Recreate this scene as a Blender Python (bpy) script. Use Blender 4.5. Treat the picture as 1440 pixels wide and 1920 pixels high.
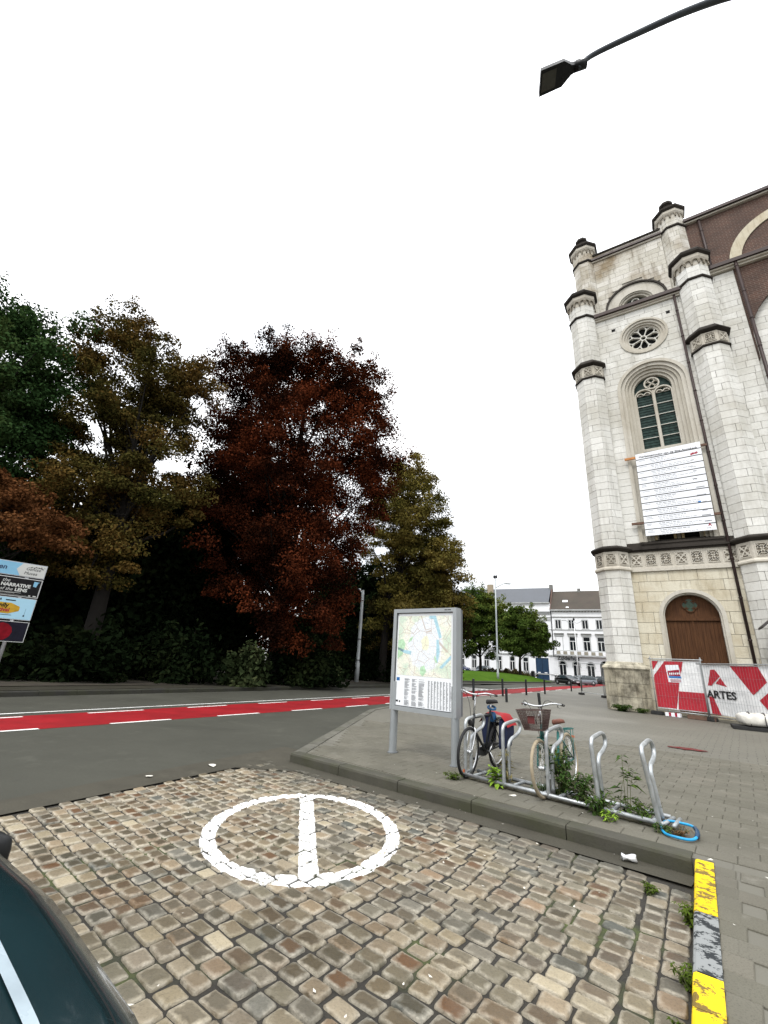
import bpy, math, random
import numpy as np
from mathutils import Vector, Matrix

for o in list(bpy.data.objects):
    bpy.data.objects.remove(o)
SC = bpy.context.scene
COL = SC.collection
rnd = random.Random(7)
R = math.radians

# ------------------------------------------------------------------ camera
cam_data = bpy.data.cameras.new('camera')
cam = bpy.data.objects.new('camera', cam_data)
COL.objects.link(cam)
RT = (0.99803513, -0.06265691, 0.0)
FW = (-0.02094206, -0.33357715, 0.94249017)
UP = (0.05905353, 0.94063829, 0.33423388)
cx = Vector((RT[0], FW[0], UP[0])); cy = Vector((RT[1], FW[1], UP[1])); cz = Vector((RT[2], FW[2], UP[2]))
cam.matrix_world = Matrix(((cx.x, cy.x, -cz.x, 0), (cx.y, cy.y, -cz.y, 0), (cx.z, cy.z, -cz.z, 1.5), (0, 0, 0, 1)))
cam_data.sensor_fit = 'HORIZONTAL'
cam_data.sensor_width = 36.0
cam_data.lens = 792.4 / 1440 * 36
cam_data.clip_start = 0.05
cam_data.clip_end = 3000
SC.camera = cam
CAMP = Vector((0, 0, 1.5))

# ------------------------------------------------------------------ sky, sun, exposure
SUN_EL, SUN_AZ = R(58), R(212)          # azimuth clockwise from +Y (behind the camera)
W = bpy.data.worlds.new('World'); SC.world = W; W.use_nodes = True
wn = W.node_tree; wn.nodes.clear()
def wnode(t, **p):
    n = wn.nodes.new(t)
    for k, v in p.items(): setattr(n, k, v)
    return n
sky = wnode('ShaderNodeTexSky', sky_type='NISHITA', sun_disc=False, sun_elevation=SUN_EL, sun_rotation=SUN_AZ,
            air_density=1.0, dust_density=2.0, ozone_density=1.0)
tc = wnode('ShaderNodeTexCoord')
ns = wnode('ShaderNodeTexNoise'); ns.inputs['Scale'].default_value = 2.6; ns.inputs['Detail'].default_value = 7; ns.inputs['Roughness'].default_value = 0.55
rp = wnode('ShaderNodeValToRGB')
rp.color_ramp.elements[0].position = 0.36; rp.color_ramp.elements[0].color = (0.60, 0.60, 0.60, 1)
rp.color_ramp.elements[1].position = 0.56; rp.color_ramp.elements[1].color = (0.985, 0.985, 0.985, 1)
mx = wnode('ShaderNodeMix', data_type='RGBA')
# the overcast deck, in the sky's own units: a standard overcast sky, brightest overhead and a third of that at the horizon
sx = wnode('ShaderNodeSeparateXYZ'); wn.links.new(tc.outputs['Generated'], sx.inputs[0])
mr = wnode('ShaderNodeMapRange'); mr.inputs[1].default_value = 0.0; mr.inputs[2].default_value = 1.0; mr.inputs[3].default_value = 0.36; mr.inputs[4].default_value = 1.0
wn.links.new(sx.outputs['Z'], mr.inputs[0])
dk = wnode('ShaderNodeVectorMath', operation='SCALE'); dk.inputs[0].default_value = (26.0, 26.3, 26.6)
wn.links.new(mr.outputs[0], dk.inputs[3]); wn.links.new(dk.outputs[0], mx.inputs[7])
bg = wnode('ShaderNodeBackground'); bg.inputs['Strength'].default_value = 0.1
wo = wnode('ShaderNodeOutputWorld')
wn.links.new(tc.outputs['Generated'], ns.inputs['Vector'])
wn.links.new(ns.outputs['Fac'], rp.inputs['Fac'])
wn.links.new(rp.outputs['Color'], mx.inputs[0])
wn.links.new(sky.outputs['Color'], mx.inputs[6])
wn.links.new(mx.outputs[2], bg.inputs['Color'])
wn.links.new(bg.outputs['Background'], wo.inputs['Surface'])
sd = bpy.data.lights.new('sun', 'SUN'); sd.energy = 1.5; sd.angle = R(14); sd.color = (1.0, 0.97, 0.92)
so = bpy.data.objects.new('sun', sd); COL.objects.link(so)
so.rotation_euler = Vector((-math.sin(SUN_AZ) * math.cos(SUN_EL), -math.cos(SUN_AZ) * math.cos(SUN_EL), -math.sin(SUN_EL))).to_track_quat('-Z', 'Y').to_euler()
SC.view_settings.view_transform = 'Standard'
SC.view_settings.look = 'None'
SC.view_settings.gamma = 1.0
SC.view_settings.exposure = 0.34
SC.view_settings.use_curve_mapping = False
SC.render.resolution_x = 768; SC.render.resolution_y = 1024
try:
    SC.cycles.max_bounces = 6; SC.cycles.diffuse_bounces = 2; SC.cycles.glossy_bounces = 3; SC.cycles.transmission_bounces = 3; SC.cycles.transparent_max_bounces = 4
except Exception: pass

# ------------------------------------------------------------------ node + material helpers
class NT:
    def __init__(s, name):
        s.m = bpy.data.materials.new(name); s.m.use_nodes = True
        s.t = s.m.node_tree; s.b = s.t.nodes['Principled BSDF']
    def n(s, typ, ins=None, out=0, **props):
        x = s.t.nodes.new(typ)
        for k, v in props.items(): setattr(x, k, v)
        for k, v in (ins or {}).items(): s.set(x.inputs[k], v)
        return x.outputs[out]
    def set(s, sock, v):
        if isinstance(v, bpy.types.NodeSocket): s.t.links.new(v, sock)
        elif isinstance(v, (tuple, list)) and len(v) == 3 and sock.type == 'RGBA': sock.default_value = (*v, 1)
        elif sock.type == 'RGBA' and isinstance(v, (int, float)): sock.default_value = (v, v, v, 1)
        else: sock.default_value = v
    def math(s, op, a, b=0.0, clamp=False):
        return s.n('ShaderNodeMath', {0: a, 1: b}, operation=op, use_clamp=clamp)
    def mix(s, f, a, b, mode='MIX'):
        x = s.t.nodes.new('ShaderNodeMix'); x.data_type = 'RGBA'; x.blend_type = mode
        s.set(x.inputs[0], f); s.set(x.inputs[6], a); s.set(x.inputs[7], b)
        return x.outputs[2]
    def ramp(s, f, stops):
        x = s.t.nodes.new('ShaderNodeValToRGB'); e = x.color_ramp.elements
        while len(e) < len(stops): e.new(0.5)
        for i, (p, c) in enumerate(stops):
            e[i].position = p; e[i].color = (*c, 1) if len(c) == 3 else c
        s.set(x.inputs['Fac'], f); return x.outputs['Color']
    def step(s, f, lo, hi):
        return s.n('ShaderNodeMapRange', {0: f, 1: lo, 2: hi, 3: 0.0, 4: 1.0}, clamp=True)
    def noise(s, vec, scale, detail=4, rough=0.55):
        return s.n('ShaderNodeTexNoise', {'Vector': vec, 'Scale': scale, 'Detail': detail, 'Roughness': rough}, out=0)
    def pos(s): return s.n('ShaderNodeNewGeometry', out=0)
    def obj(s): return s.n('ShaderNodeTexCoord', out=3)
    def rand(s):
        g = s.t.nodes.new('ShaderNodeNewGeometry'); o = s.t.nodes.new('ShaderNodeObjectInfo')
        a = s.math('ADD', g.outputs['Random Per Island'], o.outputs['Random'])
        return s.math('FRACT', a)
    def bump(s, h, strength=0.3, dist=0.01):
        s.set(s.b.inputs['Normal'], s.n('ShaderNodeBump', {'Strength': strength, 'Distance': dist, 'Height': h}))
    def out(s, color, rough=0.7, metal=0.0, spec=0.5):
        s.set(s.b.inputs['Base Color'], color); s.set(s.b.inputs['Roughness'], rough); s.set(s.b.inputs['Metallic'], metal)
        s.set(s.b.inputs['Specular IOR Level'], spec)
        return s.m

MATS = {}
def M(name, col, rough=0.6, metal=0.0, var=0.25, scale=6.0, bump=0.0, spec=0.3, objc=True):
    """plain painted or worn surface: base colour with noise mottling"""
    if name in MATS: return MATS[name]
    t = NT(name); v = t.obj() if objc else t.pos()
    f = t.noise(v, scale, 5)
    c0 = tuple(max(0, c * (1 - var)) for c in col); c1 = tuple(min(1, c * (1 + var)) for c in col)
    c = t.ramp(f, [(0.3, c0), (0.7, c1)])
    if bump: t.bump(t.noise(v, scale * 6, 3), bump, 0.01)
    r = t.n('ShaderNodeMapRange', {0: f, 1: 0.3, 2: 0.7, 3: max(0.02, rough - 0.08), 4: min(1, rough + 0.08)})
    MATS[name] = t.out(c, r, metal, spec); return MATS[name]

# ------------------------------------------------------------------ mesh helpers
class MB:
    def __init__(s): s.v = []; s.f = []
    def add(s, vs, fs, mt=None):
        o = len(s.v)
        s.v += [tuple(mt @ Vector(p)) if mt else tuple(p) for p in vs]
        s.f += [tuple(i + o for i in f) for f in fs]; return s
    def box(s, c, sz, rz=0.0, mt=None):
        x, y, z = sz[0] / 2, sz[1] / 2, sz[2] / 2
        vs = [(-x, -y, -z), (x, -y, -z), (x, y, -z), (-x, y, -z), (-x, -y, z), (x, -y, z), (x, y, z), (-x, y, z)]
        m = Matrix.Translation(c) @ Matrix.Rotation(rz, 4, 'Z')
        if mt: m = mt @ m
        return s.add(vs, [(0, 3, 2, 1), (4, 5, 6, 7), (0, 1, 5, 4), (1, 2, 6, 5), (2, 3, 7, 6), (3, 0, 4, 7)], m)
    def b2(s, x0, x1, y0, y1, z0, z1):
        return s.box(((x0 + x1) / 2, (y0 + y1) / 2, (z0 + z1) / 2), (x1 - x0, y1 - y0, z1 - z0))
    def prism(s, poly, z0, z1):
        n = len(poly)
        vs = [(x, y, z0) for x, y in poly] + [(x, y, z1) for x, y in poly]
        return s.add(vs, [tuple(range(n - 1, -1, -1)), tuple(range(n, 2 * n))] + [(i, (i + 1) % n, n + (i + 1) % n, n + i) for i in range(n)])
    def plate(s, poly, y0, y1):
        """polygon in x,z extruded from y0 (front) to y1"""
        n = len(poly)
        vs = [(x, y0, z) for x, z in poly] + [(x, y1, z) for x, z in poly]
        return s.add(vs, [tuple(range(n)), tuple(range(2 * n - 1, n - 1, -1))] + [(i, n + i, n + (i + 1) % n, (i + 1) % n) for i in range(n)])
    def tube(s, path, r, n=8, closed=False, cap=True):
        P = [Vector(p) for p in path]; m = len(P)
        rr = r if isinstance(r, (list, tuple)) else [r] * m
        o = len(s.v); prev = None
        for i, p in enumerate(P):
            if closed: d = P[(i + 1) % m] - P[i - 1]
            else: d = P[min(i + 1, m - 1)] - P[max(i - 1, 0)]
            d.normalize()
            if prev is None:
                a = Vector((0, 0, 1)) if abs(d.z) < 0.9 else Vector((1, 0, 0))
                u = d.cross(a).normalized()
            else:
                u = (prev - d * prev.dot(d)).normalized()
            prev = u; w = d.cross(u)
            for k in range(n):
                t = 2 * math.pi * k / n
                s.v.append(tuple(p + (u * math.cos(t) + w * math.sin(t)) * rr[i]))
        for i in range(m if closed else m - 1):
            a = o + i * n; b = o + ((i + 1) % m) * n
            for k in range(n):
                s.f.append((a + k, a + (k + 1) % n, b + (k + 1) % n, b + k))
        if cap and not closed:
            s.f.append(tuple(o + k for k in range(n - 1, -1, -1)))
            s.f.append(tuple(o + (m - 1) * n + k for k in range(n)))
        return s
    def torus(s, c, axis, Rr, r, nR=32, nr=8, a0=0.0, a1=2 * math.pi):
        ax = Vector(axis).normalized(); a = Vector((0, 0, 1)) if abs(ax.z) < 0.9 else Vector((1, 0, 0))
        u = ax.cross(a).normalized(); w = ax.cross(u); c = Vector(c)
        full = abs(a1 - a0 - 2 * math.pi) < 1e-6
        pts = [c + (u * math.cos(a0 + (a1 - a0) * i / nR) + w * math.sin(a0 + (a1 - a0) * i / nR)) * Rr for i in range(nR if full else nR + 1)]
        return s.tube(pts, r, nr, closed=full)
    def lathe(s, prof, c=(0, 0, 0), n=16, axis='z', a0=0.0):
        o = len(s.v); c = Vector(c)
        for r, z in prof:
            for k in range(n):
                t = a0 + 2 * math.pi * k / n
                p = (r * math.cos(t), r * math.sin(t), z)
                if axis == 'x': p = (p[2], p[0], p[1])
                if axis == 'y': p = (p[0], p[2], p[1])
                s.v.append(tuple(c + Vector(p)))
        for i in range(len(prof) - 1):
            for k in range(n):
                s.f.append((o + i * n + k, o + i * n + (k + 1) % n, o + (i + 1) * n + (k + 1) % n, o + (i + 1) * n + k))
        s.f.append(tuple(o + k for k in range(n - 1, -1, -1))); s.f.append(tuple(o + (len(prof) - 1) * n + k for k in range(n)))
        return s
    def octa(s, c, prof):
        k = 1 / math.cos(math.pi / 8)
        return s.lathe([(a * k, z) for a, z in prof], (c[0], c[1], 0), 8, a0=math.pi / 8)
    def band(s, cu, zs, r, w, z0, y0, y1, n=24, full=False, a0=0.0, a1=math.pi):
        """arched band in the x,z plane: inner radius r, width w, jambs down to z0; y0 front, y1 back"""
        def ring(rr):
            if full: return [(cu + rr * math.cos(2 * math.pi * i / n), zs + rr * math.sin(2 * math.pi * i / n)) for i in range(n)]
            pts = [(cu + rr * math.cos(a0 + (a1 - a0) * i / n), zs + rr * math.sin(a0 + (a1 - a0) * i / n)) for i in range(n + 1)]
            if z0 is not None: pts = [(cu + rr, z0)] + pts + [(cu - rr, z0)]
            return pts
        I = ring(r); O = ring(r + w); m = len(I); o = len(s.v)
        for P, y in ((I, y0), (O, y0), (I, y1), (O, y1)): s.v += [(x, y, z) for x, z in P]
        for i in range(m if full else m - 1):
            j = (i + 1) % m
            s.f += [(o + i, o + j, o + m + j, o + m + i), (o + i, o + 2 * m + i, o + 2 * m + j, o + j), (o + m + i, o + m + j, o + 3 * m + j, o + 3 * m + i)]
        return s
    def disc(s, cu, zs, r, y, z0=None, n=32):
        if z0 is None: pts = [(cu + r * math.cos(2 * math.pi * i / n), zs + r * math.sin(2 * math.pi * i / n)) for i in range(n)]
        else: pts = [(cu - r, z0), (cu + r, z0)] + [(cu + r * math.cos(math.pi * i / n), zs + r * math.sin(math.pi * i / n)) for i in range(n + 1)]
        return s.add([(x, y, z) for x, z in pts], [tuple(range(len(pts)))])
    def mesh(s, name, mat, smooth=False):
        me = bpy.data.meshes.new(name); me.from_pydata(s.v, [], s.f)
        if smooth: me.polygons.foreach_set('use_smooth', [True] * len(me.polygons))
        me.materials.append(mat); me.update(); return me
    def build(s, name, mat, parent=None, smooth=False, auto=None):
        me = s.mesh(name, mat, smooth)
        if auto and smooth:
            try: me.set_sharp_from_angle(angle=R(auto))
            except Exception: pass
        return put(name, me, parent)

def put(name, me, parent=None, mt=None):
    o = bpy.data.objects.new(name, me); COL.objects.link(o)
    if parent: o.parent = parent
    if mt is not None: o.matrix_local = mt
    return o
def tag(o, label=None, cat=None, group=None, kind=None):
    if label: o['label'] = label
    if cat: o['category'] = cat
    if group: o['group'] = group
    if kind: o['kind'] = kind
    return o
def thing(name, label, cat, loc=(0, 0, 0), dirx=None, rz=0.0, group=None):
    o = bpy.data.objects.new(name, None); COL.objects.link(o)
    o.empty_display_size = 0.2
    o.location = loc; o.rotation_euler = (0, 0, math.atan2(dirx[1], dirx[0]) if dirx else rz)
    return tag(o, label, cat, group)
def copy_tree(o, parent=None):
    c = o.copy(); COL.objects.link(c)
    if parent: c.parent = parent
    for ch in list(o.children): copy_tree(ch, c)
    return c
def np_mesh(name, V, F, mat, smooth=False):
    """fast mesh from numpy: V (n,3), F (m,k)"""
    V = np.asarray(V, np.float32); F = np.asarray(F, np.int32); k = F.shape[1]
    me = bpy.data.meshes.new(name)
    me.vertices.add(len(V)); me.vertices.foreach_set('co', V.ravel())
    me.loops.add(F.size); me.loops.foreach_set('vertex_index', F.ravel())
    me.polygons.add(len(F)); me.polygons.foreach_set('loop_start', np.arange(0, F.size, k, dtype=np.int32))
    if smooth: me.polygons.foreach_set('use_smooth', np.ones(len(F), bool))
    me.materials.append(mat); me.update(calc_edges=True); me.validate(); return me
def smooth_path(pts, n=6):
    P = [Vector(p) for p in pts]; out = []
    for i in range(len(P) - 1):
        p0, p1, p2, p3 = P[max(i - 1, 0)], P[i], P[i + 1], P[min(i + 2, len(P) - 1)]
        for k in range(n):
            t = k / n
            out.append(0.5 * ((2 * p1) + (p2 - p0) * t + (2 * p0 - 5 * p1 + 4 * p2 - p3) * t * t + (3 * p1 - p0 - 3 * p2 + p3) * t ** 3))
    out.append(P[-1]); return out
def text(body, size, x, z, y, mat, parent, name='lettering', align='LEFT', shear=0.0, extrude=0.0, bold=0.0, xs=1.0):
    cu = bpy.data.curves.new(name, 'FONT'); cu.body = body; cu.size = size; cu.align_x = align; cu.shear = shear
    cu.extrude = extrude; cu.offset = bold; cu.resolution_u = 3
    ob = bpy.data.objects.new(name, cu)
    me = bpy.data.meshes.new_from_object(ob)
    bpy.data.objects.remove(ob)
    me.transform(Matrix.Translation((x, y, z)) @ Matrix(((xs, 0, 0, 0), (0, 0, -1, 0), (0, 1, 0, 0), (0, 0, 0, 1))))
    me.materials.clear(); me.materials.append(mat)
    return put(name, me, parent)

class Pieces:
    """like pieces of one surface: the 300 that show largest become objects, the rest one joined part"""
    def __init__(s, name, meshes, mat, parent=None, limit=300):
        s.name, s.meshes, s.mat, s.parent, s.limit = name, meshes, mat, parent, limit; s.items = []
    def add(s, k, mt, area): s.items.append((k, mt, area))
    def finish(s, rest_name):
        pm = Matrix.Identity(4)
        if s.parent: pm = Matrix.Translation(s.parent.location) @ s.parent.rotation_euler.to_matrix().to_4x4()
        fwd = cz; sc = []
        for it in s.items:
            d = (pm @ it[1].translation) - CAMP
            f = d.dot(fwd); inside = f > 0 and abs(d.dot(cx)) / max(f, .01) < 0.95 and abs(d.dot(cy)) / max(f, .01) < 1.25
            sc.append((it[2] / max(d.length_squared, .1)) * (1 if inside else 0.001))
        order = sorted(range(len(sc)), key=lambda i: -sc[i])
        for i in order[:s.limit]:
            k, mt, _ = s.items[i]; put(s.name, s.meshes[k], s.parent, mt)
        V, F = [], []
        o = 0
        for i in order[s.limit:]:
            k, mt, _ = s.items[i]; me = s.meshes[k]
            V += [tuple(mt @ v.co) for v in me.vertices]
            F += [tuple(o + j for j in p.vertices) for p in me.polygons]; o += len(me.vertices)
        if V:
            me = bpy.data.meshes.new(rest_name); me.from_pydata(V, [], F)
            me.materials.append(s.mat)
            if s.meshes[0].color_attributes:
                src = [[d.color[0] for d in m.color_attributes[0].data] for m in s.meshes]
                ca = me.color_attributes.new('wear', 'FLOAT_COLOR', 'POINT'); vals = []
                for i in order[s.limit:]:
                    for c in src[s.items[i][0]]: vals += [c, c, c, 1]
                ca.data.foreach_set('color', vals)
            if s.meshes[0].polygons[0].use_smooth: me.polygons.foreach_set('use_smooth', [True] * len(me.polygons))
            me.update(); tag(put(rest_name, me, s.parent), kind='stuff')
def clip_poly(poly, pt, nrm):
    """keep the side where (p-pt).nrm >= 0"""
    out = []
    for i in range(len(poly)):
        a, b = poly[i], poly[(i + 1) % len(poly)]
        da = (a[0] - pt[0]) * nrm[0] + (a[1] - pt[1]) * nrm[1]; db = (b[0] - pt[0]) * nrm[0] + (b[1] - pt[1]) * nrm[1]
        if da >= 0: out.append(a)
        if (da > 0 > db) or (da < 0 < db):
            t = da / (da - db); out.append((a[0] + (b[0] - a[0]) * t, a[1] + (b[1] - a[1]) * t))
    return out
def inside(poly, x, y):
    c = False; n = len(poly)
    for i in range(n):
        x1, y1 = poly[i]; x2, y2 = poly[i - 1]
        if (y1 > y) != (y2 > y) and x < (x2 - x1) * (y - y1) / (y2 - y1) + x1: c = not c
    return c

# ================================================================== SETTING
ZR = -0.13                                   # road and parking bay; the pavement is z = 0
ER = Vector((0.555, 0.832)); EQ = Vector((-0.832, 0.555))       # along the road / across it to the park
K = Vector((0.773, -0.634)); KN = Vector((0.634, 0.773))        # along the bay kerb / away from the bay
C0 = Vector((2.97, 4.55)); YD = Vector((-0.586, -0.81)); TIP = Vector((-1.29, 7.92))
def tp(t, p): v = ER * t + EQ * p; return (v.x, v.y)
def ab(a, b): v = C0 + K * a + KN * b; return (v.x, v.y)

def asphalt_mat(name, base, scale=1.0):
    t = NT(name); v = t.pos()
    big = t.noise(v, 0.5 * scale, 4); fine = t.noise(v, 70, 3, 0.7)
    c = t.ramp(big, [(0.3, tuple(x * 0.8 for x in base)), (0.7, tuple(x * 1.18 for x in base))])
    c = t.mix(t.step(fine, 0.35, 0.7), tuple(x * 0.62 for x in base), c)
    crack = t.n('ShaderNodeTexVoronoi', {'Vector': v, 'Scale': 0.35}, out=0, feature='DISTANCE_TO_EDGE')
    wob = t.math('MULTIPLY', t.noise(v, 6, 4), 0.012)
    c = t.mix(t.math('MULTIPLY', t.step(t.math('SUBTRACT', crack, wob), -0.004, -0.007), 0.5), c, tuple(x * 0.5 for x in base))
    along = t.n('ShaderNodeMapping', {'Vector': v, 'Rotation': (0, 0, R(-56.3)), 'Scale': (0.06, 1.1, 1)})
    trk = t.noise(along, 1.0, 4, 0.6)
    c = t.mix(t.math('MULTIPLY', t.step(trk, 0.5, 0.68), 0.35), c, tuple(x * 0.6 for x in base))
    c = t.mix(t.math('MULTIPLY', t.step(t.noise(v, 2.2, 5, 0.7), 0.58, 0.7), 0.3), c, tuple(x * 1.5 for x in base))
    t.bump(fine, 0.5, 0.006)
    return t.out(c, t.n('ShaderNodeMapRange', {0: big, 1: 0.3, 2: 0.7, 3: 0.65, 4: 0.9}), 0, 0.2)
m_asph = asphalt_mat('asphalt', (0.066, 0.066, 0.053))
m_asph_old = asphalt_mat('worn_asphalt', (0.068, 0.063, 0.048), 6)
m_conc = asphalt_mat('ground_concrete', (0.11, 0.105, 0.09), 2)

def paint_mat(name, col, wear, under):
    t = NT(name); v = t.pos()
    n = t.noise(v, 9, 6, 0.7); s = t.noise(v, 60, 3)
    c = t.mix(t.step(t.noise(v, 1.2, 5, 0.65), 0.3, 0.72), col, tuple(x * 0.62 for x in col))
    c = t.mix(t.step(t.math('ADD', n, t.math('MULTIPLY', s, 0.25)), 0.70 - wear, 0.74 - wear), c, under)
    t.bump(s, 0.25, 0.004)
    return t.out(c, 0.75, 0, 0.15)
m_red = paint_mat('red_lane_coating', (0.25, 0.008, 0.012), -0.07, (0.10, 0.025, 0.025))
m_white = paint_mat('white_road_paint', (0.82, 0.82, 0.8), -0.02, (0.3, 0.3, 0.29))
m_yellow = paint_mat('yellow_kerb_paint', (0.80, 0.56, 0.015), 0.055, (0.16, 0.11, 0.03))
m_blackk = paint_mat('black_kerb_paint', (0.028, 0.032, 0.035), 0.11, (0.22, 0.23, 0.23))

def sheet(name, poly, z, mat, kind='structure', parent=None):
    me = bpy.data.meshes.new(name); me.from_pydata([(x, y, z) for x, y in poly], [], [tuple(range(len(poly)))])
    me.materials.append(mat); me.update()
    if me.polygons[0].normal.z < 0: me.flip_normals()
    o = put(name, me, parent)
    if kind and not parent: o['kind'] = kind
    return o

sheet('ground', [(-700, -500), (900, -500), (900, 1200), (-700, 1200)], -0.30, m_conc)
road = sheet('road', [tp(-60, 6.12), tp(2, 6.16), tp(5.5, 6.33), tp(6.4, 5.3), tp(13, 7.6), tp(20, 8.6), tp(200, 8.6), tp(200, 60), tp(96, 60), tp(96, 16.2), tp(-60, 17.0)], ZR, m_asph)
sheet('road_edge_strip', [tp(-8, 5.62), tp(5.0, 5.74), tp(5.55, 4.9), tp(6.7, 4.9), tp(6.7, 6.4), tp(5.5, 6.36), tp(2, 6.19), tp(-8, 6.15)], ZR + 0.0025, m_asph_old)
red = sheet('cycle_lane', [tp(-20, 11.2), tp(3.5, 10.58), tp(8, 10.4), tp(14, 10.2), tp(30, 10.2), tp(130, 10.4), tp(130, 12.5), tp(-20, 12.5)], ZR + 0.004, m_red)
def dash(name, t0, t1, p0, p1, w=0.11):
    sheet(name, [tp(t0, p0), tp(t1, p1), tp(t1, p1 + w), tp(t0, p0 + w)], ZR + 0.008, m_white, parent=None)
for k in range(-2, 9):
    t0 = 5.5 + 2.72 * k
    f = lambda t: 10.56 - 0.036 * (t - 4) if t < 13 else 10.22
    dash('lane_dash', t0, t0 + 1.4, f(t0) - 0.03, f(t0 + 1.4) - 0.03)
    t0 = 5.85 + 2.75 * k
    dash('lane_dash', t0, t0 + 1.4, 12.3, 12.3, 0.1)
dash('lane_line', -20, 60, 12.92, 12.92, 0.1)
for k in range(5): dash('lane_dash', 30 + 6 * k, 33.2 + 6 * k, 10.0, 10.0, 0.14)
for k in range(4): dash('crossing_bar', 33.0 + 1.2 * k, 33.6 + 1.2 * k, 12.7, 12.7, 3.4)
dash('lane_line', 24, 90, 9.1, 9.1, 0.12)

# ---- park ground, footpath and far kerb
t = NT('park_soil'); v = t.pos(); n = t.noise(v, 1.3, 6)
m_soil = t.out(t.ramp(n, [(0.3, (0.018, 0.015, 0.01)), (0.55, (0.035, 0.027, 0.016)), (0.75, (0.03, 0.04, 0.015))]), 0.95)
sheet('park_soil', [tp(-80, 18.6), tp(46, 18.6), tp(60, 24), tp(96, 60), tp(60, 140), tp(-80, 140)], 0.02, m_soil)
sheet('park_footpath', [tp(-80, 17.1), tp(46, 17.3), tp(46, 18.62), tp(-80, 18.62)], 0.0, asphalt_mat('footpath_asphalt', (0.040, 0.037, 0.026), 3))
m_kerb = None
def kerb_mat(name, base, moss):
    t = NT(name); v = t.pos(); n = t.noise(v, 3, 6); f = t.noise(v, 45, 4, 0.7)
    c = t.ramp(n, [(0.25, tuple(x * 0.7 for x in base)), (0.75, tuple(x * 1.25 for x in base))])
    c = t.mix(t.math('MULTIPLY', t.step(t.noise(v, 1.7, 5), 0.42, 0.6), moss), c, (0.034, 0.036, 0.014))
    c = t.mix(t.step(f, 0.55, 0.75), c, tuple(x * 0.6 for x in base))
    t.bump(f, 0.5, 0.008)
    return t.out(c, 0.75)
m_kerb = kerb_mat('kerb_stone', (0.050, 0.047, 0.034), 0.75)
m_kerb2 = kerb_mat('near_kerb_stone', (0.10, 0.096, 0.078), 0.4)
m_kerb3 = kerb_mat('far_kerb_stone', (0.026, 0.025, 0.02), 0.6)
def kerb_row(pts, nin, width, z1, z0, mat, parent, length=1.0, name='kerbstone', jit=0.004):
    """stones along the line pts[0]->pts[1]; nin points from the road side into the pavement"""
    a, b = Vector(pts[0]), Vector(pts[1]); L = (b - a).length; d = (b - a) / L; n = max(1, round(L / length)); s = L / n
    for i in range(n):
        l = s - 0.010; w = width; ch = 0.022; j = rnd.uniform(-jit, jit)
        prof = [(0.008, z0), (0.0, z1 - ch - 0.01), (0.008, z1 - ch * 0.35), (ch, z1), (w, z1), (w, z0)]
        mb = MB(); m = len(prof)
        for x in (-l / 2, l / 2): mb.v += [(x, y, z + j) for y, z in prof]
        mb.f = [(k, (k + 1) % m, m + (k + 1) % m, m + k) for k in range(m)] + [tuple(range(m - 1, -1, -1)), tuple(range(m, 2 * m))]
        c = a + d * (s * (i + 0.5))
        side = 1 if d.x * nin.y - d.y * nin.x > 0 else -1
        mt = Matrix(((d.x, nin.x, 0, c.x), (d.y, nin.y, 0, c.y), (0, 0, 1, 0), (0, 0, 0, 1)))
        mb.v = [tuple(mt @ Vector(p)) for p in mb.v]
        if side < 0: mb.f = [tuple(reversed(f)) for f in mb.f]
        mb.build(name, mat, parent)
fk = tag(bpy.data.objects.new('far_kerb', None), kind='structure'); COL.objects.link(fk)
kerb_row((tp(2, 16.9), tp(46, 17.1)), EQ, 0.2, 0.0, -0.28, m_kerb3, fk, 1.1)

# ---- lawn island beyond the road
t = NT('lawn'); v = t.pos(); n = t.noise(v, 0.6, 5); f = t.noise(v, 14, 3)
m_lawn = t.out(t.mix(t.step(f, 0.3, 0.7), t.ramp(n, [(0.3, (0.05, 0.10, 0.012)), (0.7, (0.08, 0.14, 0.02))]), (0.03, 0.065, 0.01)), 0.95, 0, 0.0)
isl = [(9.6, 49.2), (15.5, 55.5), (22, 63.6), (27.5, 70.8), (30.0, 75.2), (30.5, 79), (29.5, 84), (26, 95), (5, 96), (0, 70), (4, 52)]
mb = MB(); nI = len(isl); cI = (17, 74)
rings = [(1.0, -0.02), (0.985, 0.13), (0.93, 0.16), (0.7, 0.75), (0.35, 1.0)]
for s_, z in rings: mb.v += [(cI[0] + (x - cI[0]) * s_, cI[1] + (y - cI[1]) * s_, z) for x, y in isl]
for r_ in range(len(rings) - 1): mb.f += [(r_ * nI + i, r_ * nI + (i + 1) % nI, (r_ + 1) * nI + (i + 1) % nI, (r_ + 1) * nI + i) for i in range(nI)]
mb.f.append(tuple((len(rings) - 1) * nI + i for i in range(nI)))
tag(mb.build('lawn', m_lawn), kind='structure')
ik = tag(bpy.data.objects.new('lawn_kerb', None), kind='structure'); COL.objects.link(ik)
for i in range(5):
    a, b = Vector(isl[i]), Vector(isl[i + 1]); d = (b - a).normalized(); nn = Vector((-d.y, d.x))
    kerb_row((a - nn * 0.22, b - nn * 0.22), nn, 0.25, 0.12, -0.28, m_kerb3, ik, 2.2)
# footway in front of the island
sheet('island_footway', [(8.6, 47.2), (15.8, 53.9), (24, 63.5), (30.5, 71.5), (33.5, 77), (30.6, 79), (29.8, 75), (27.3, 70.7), (21.8, 63.5), (15.3, 55.3), (9.4, 49)], -0.10, m_conc)

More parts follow.
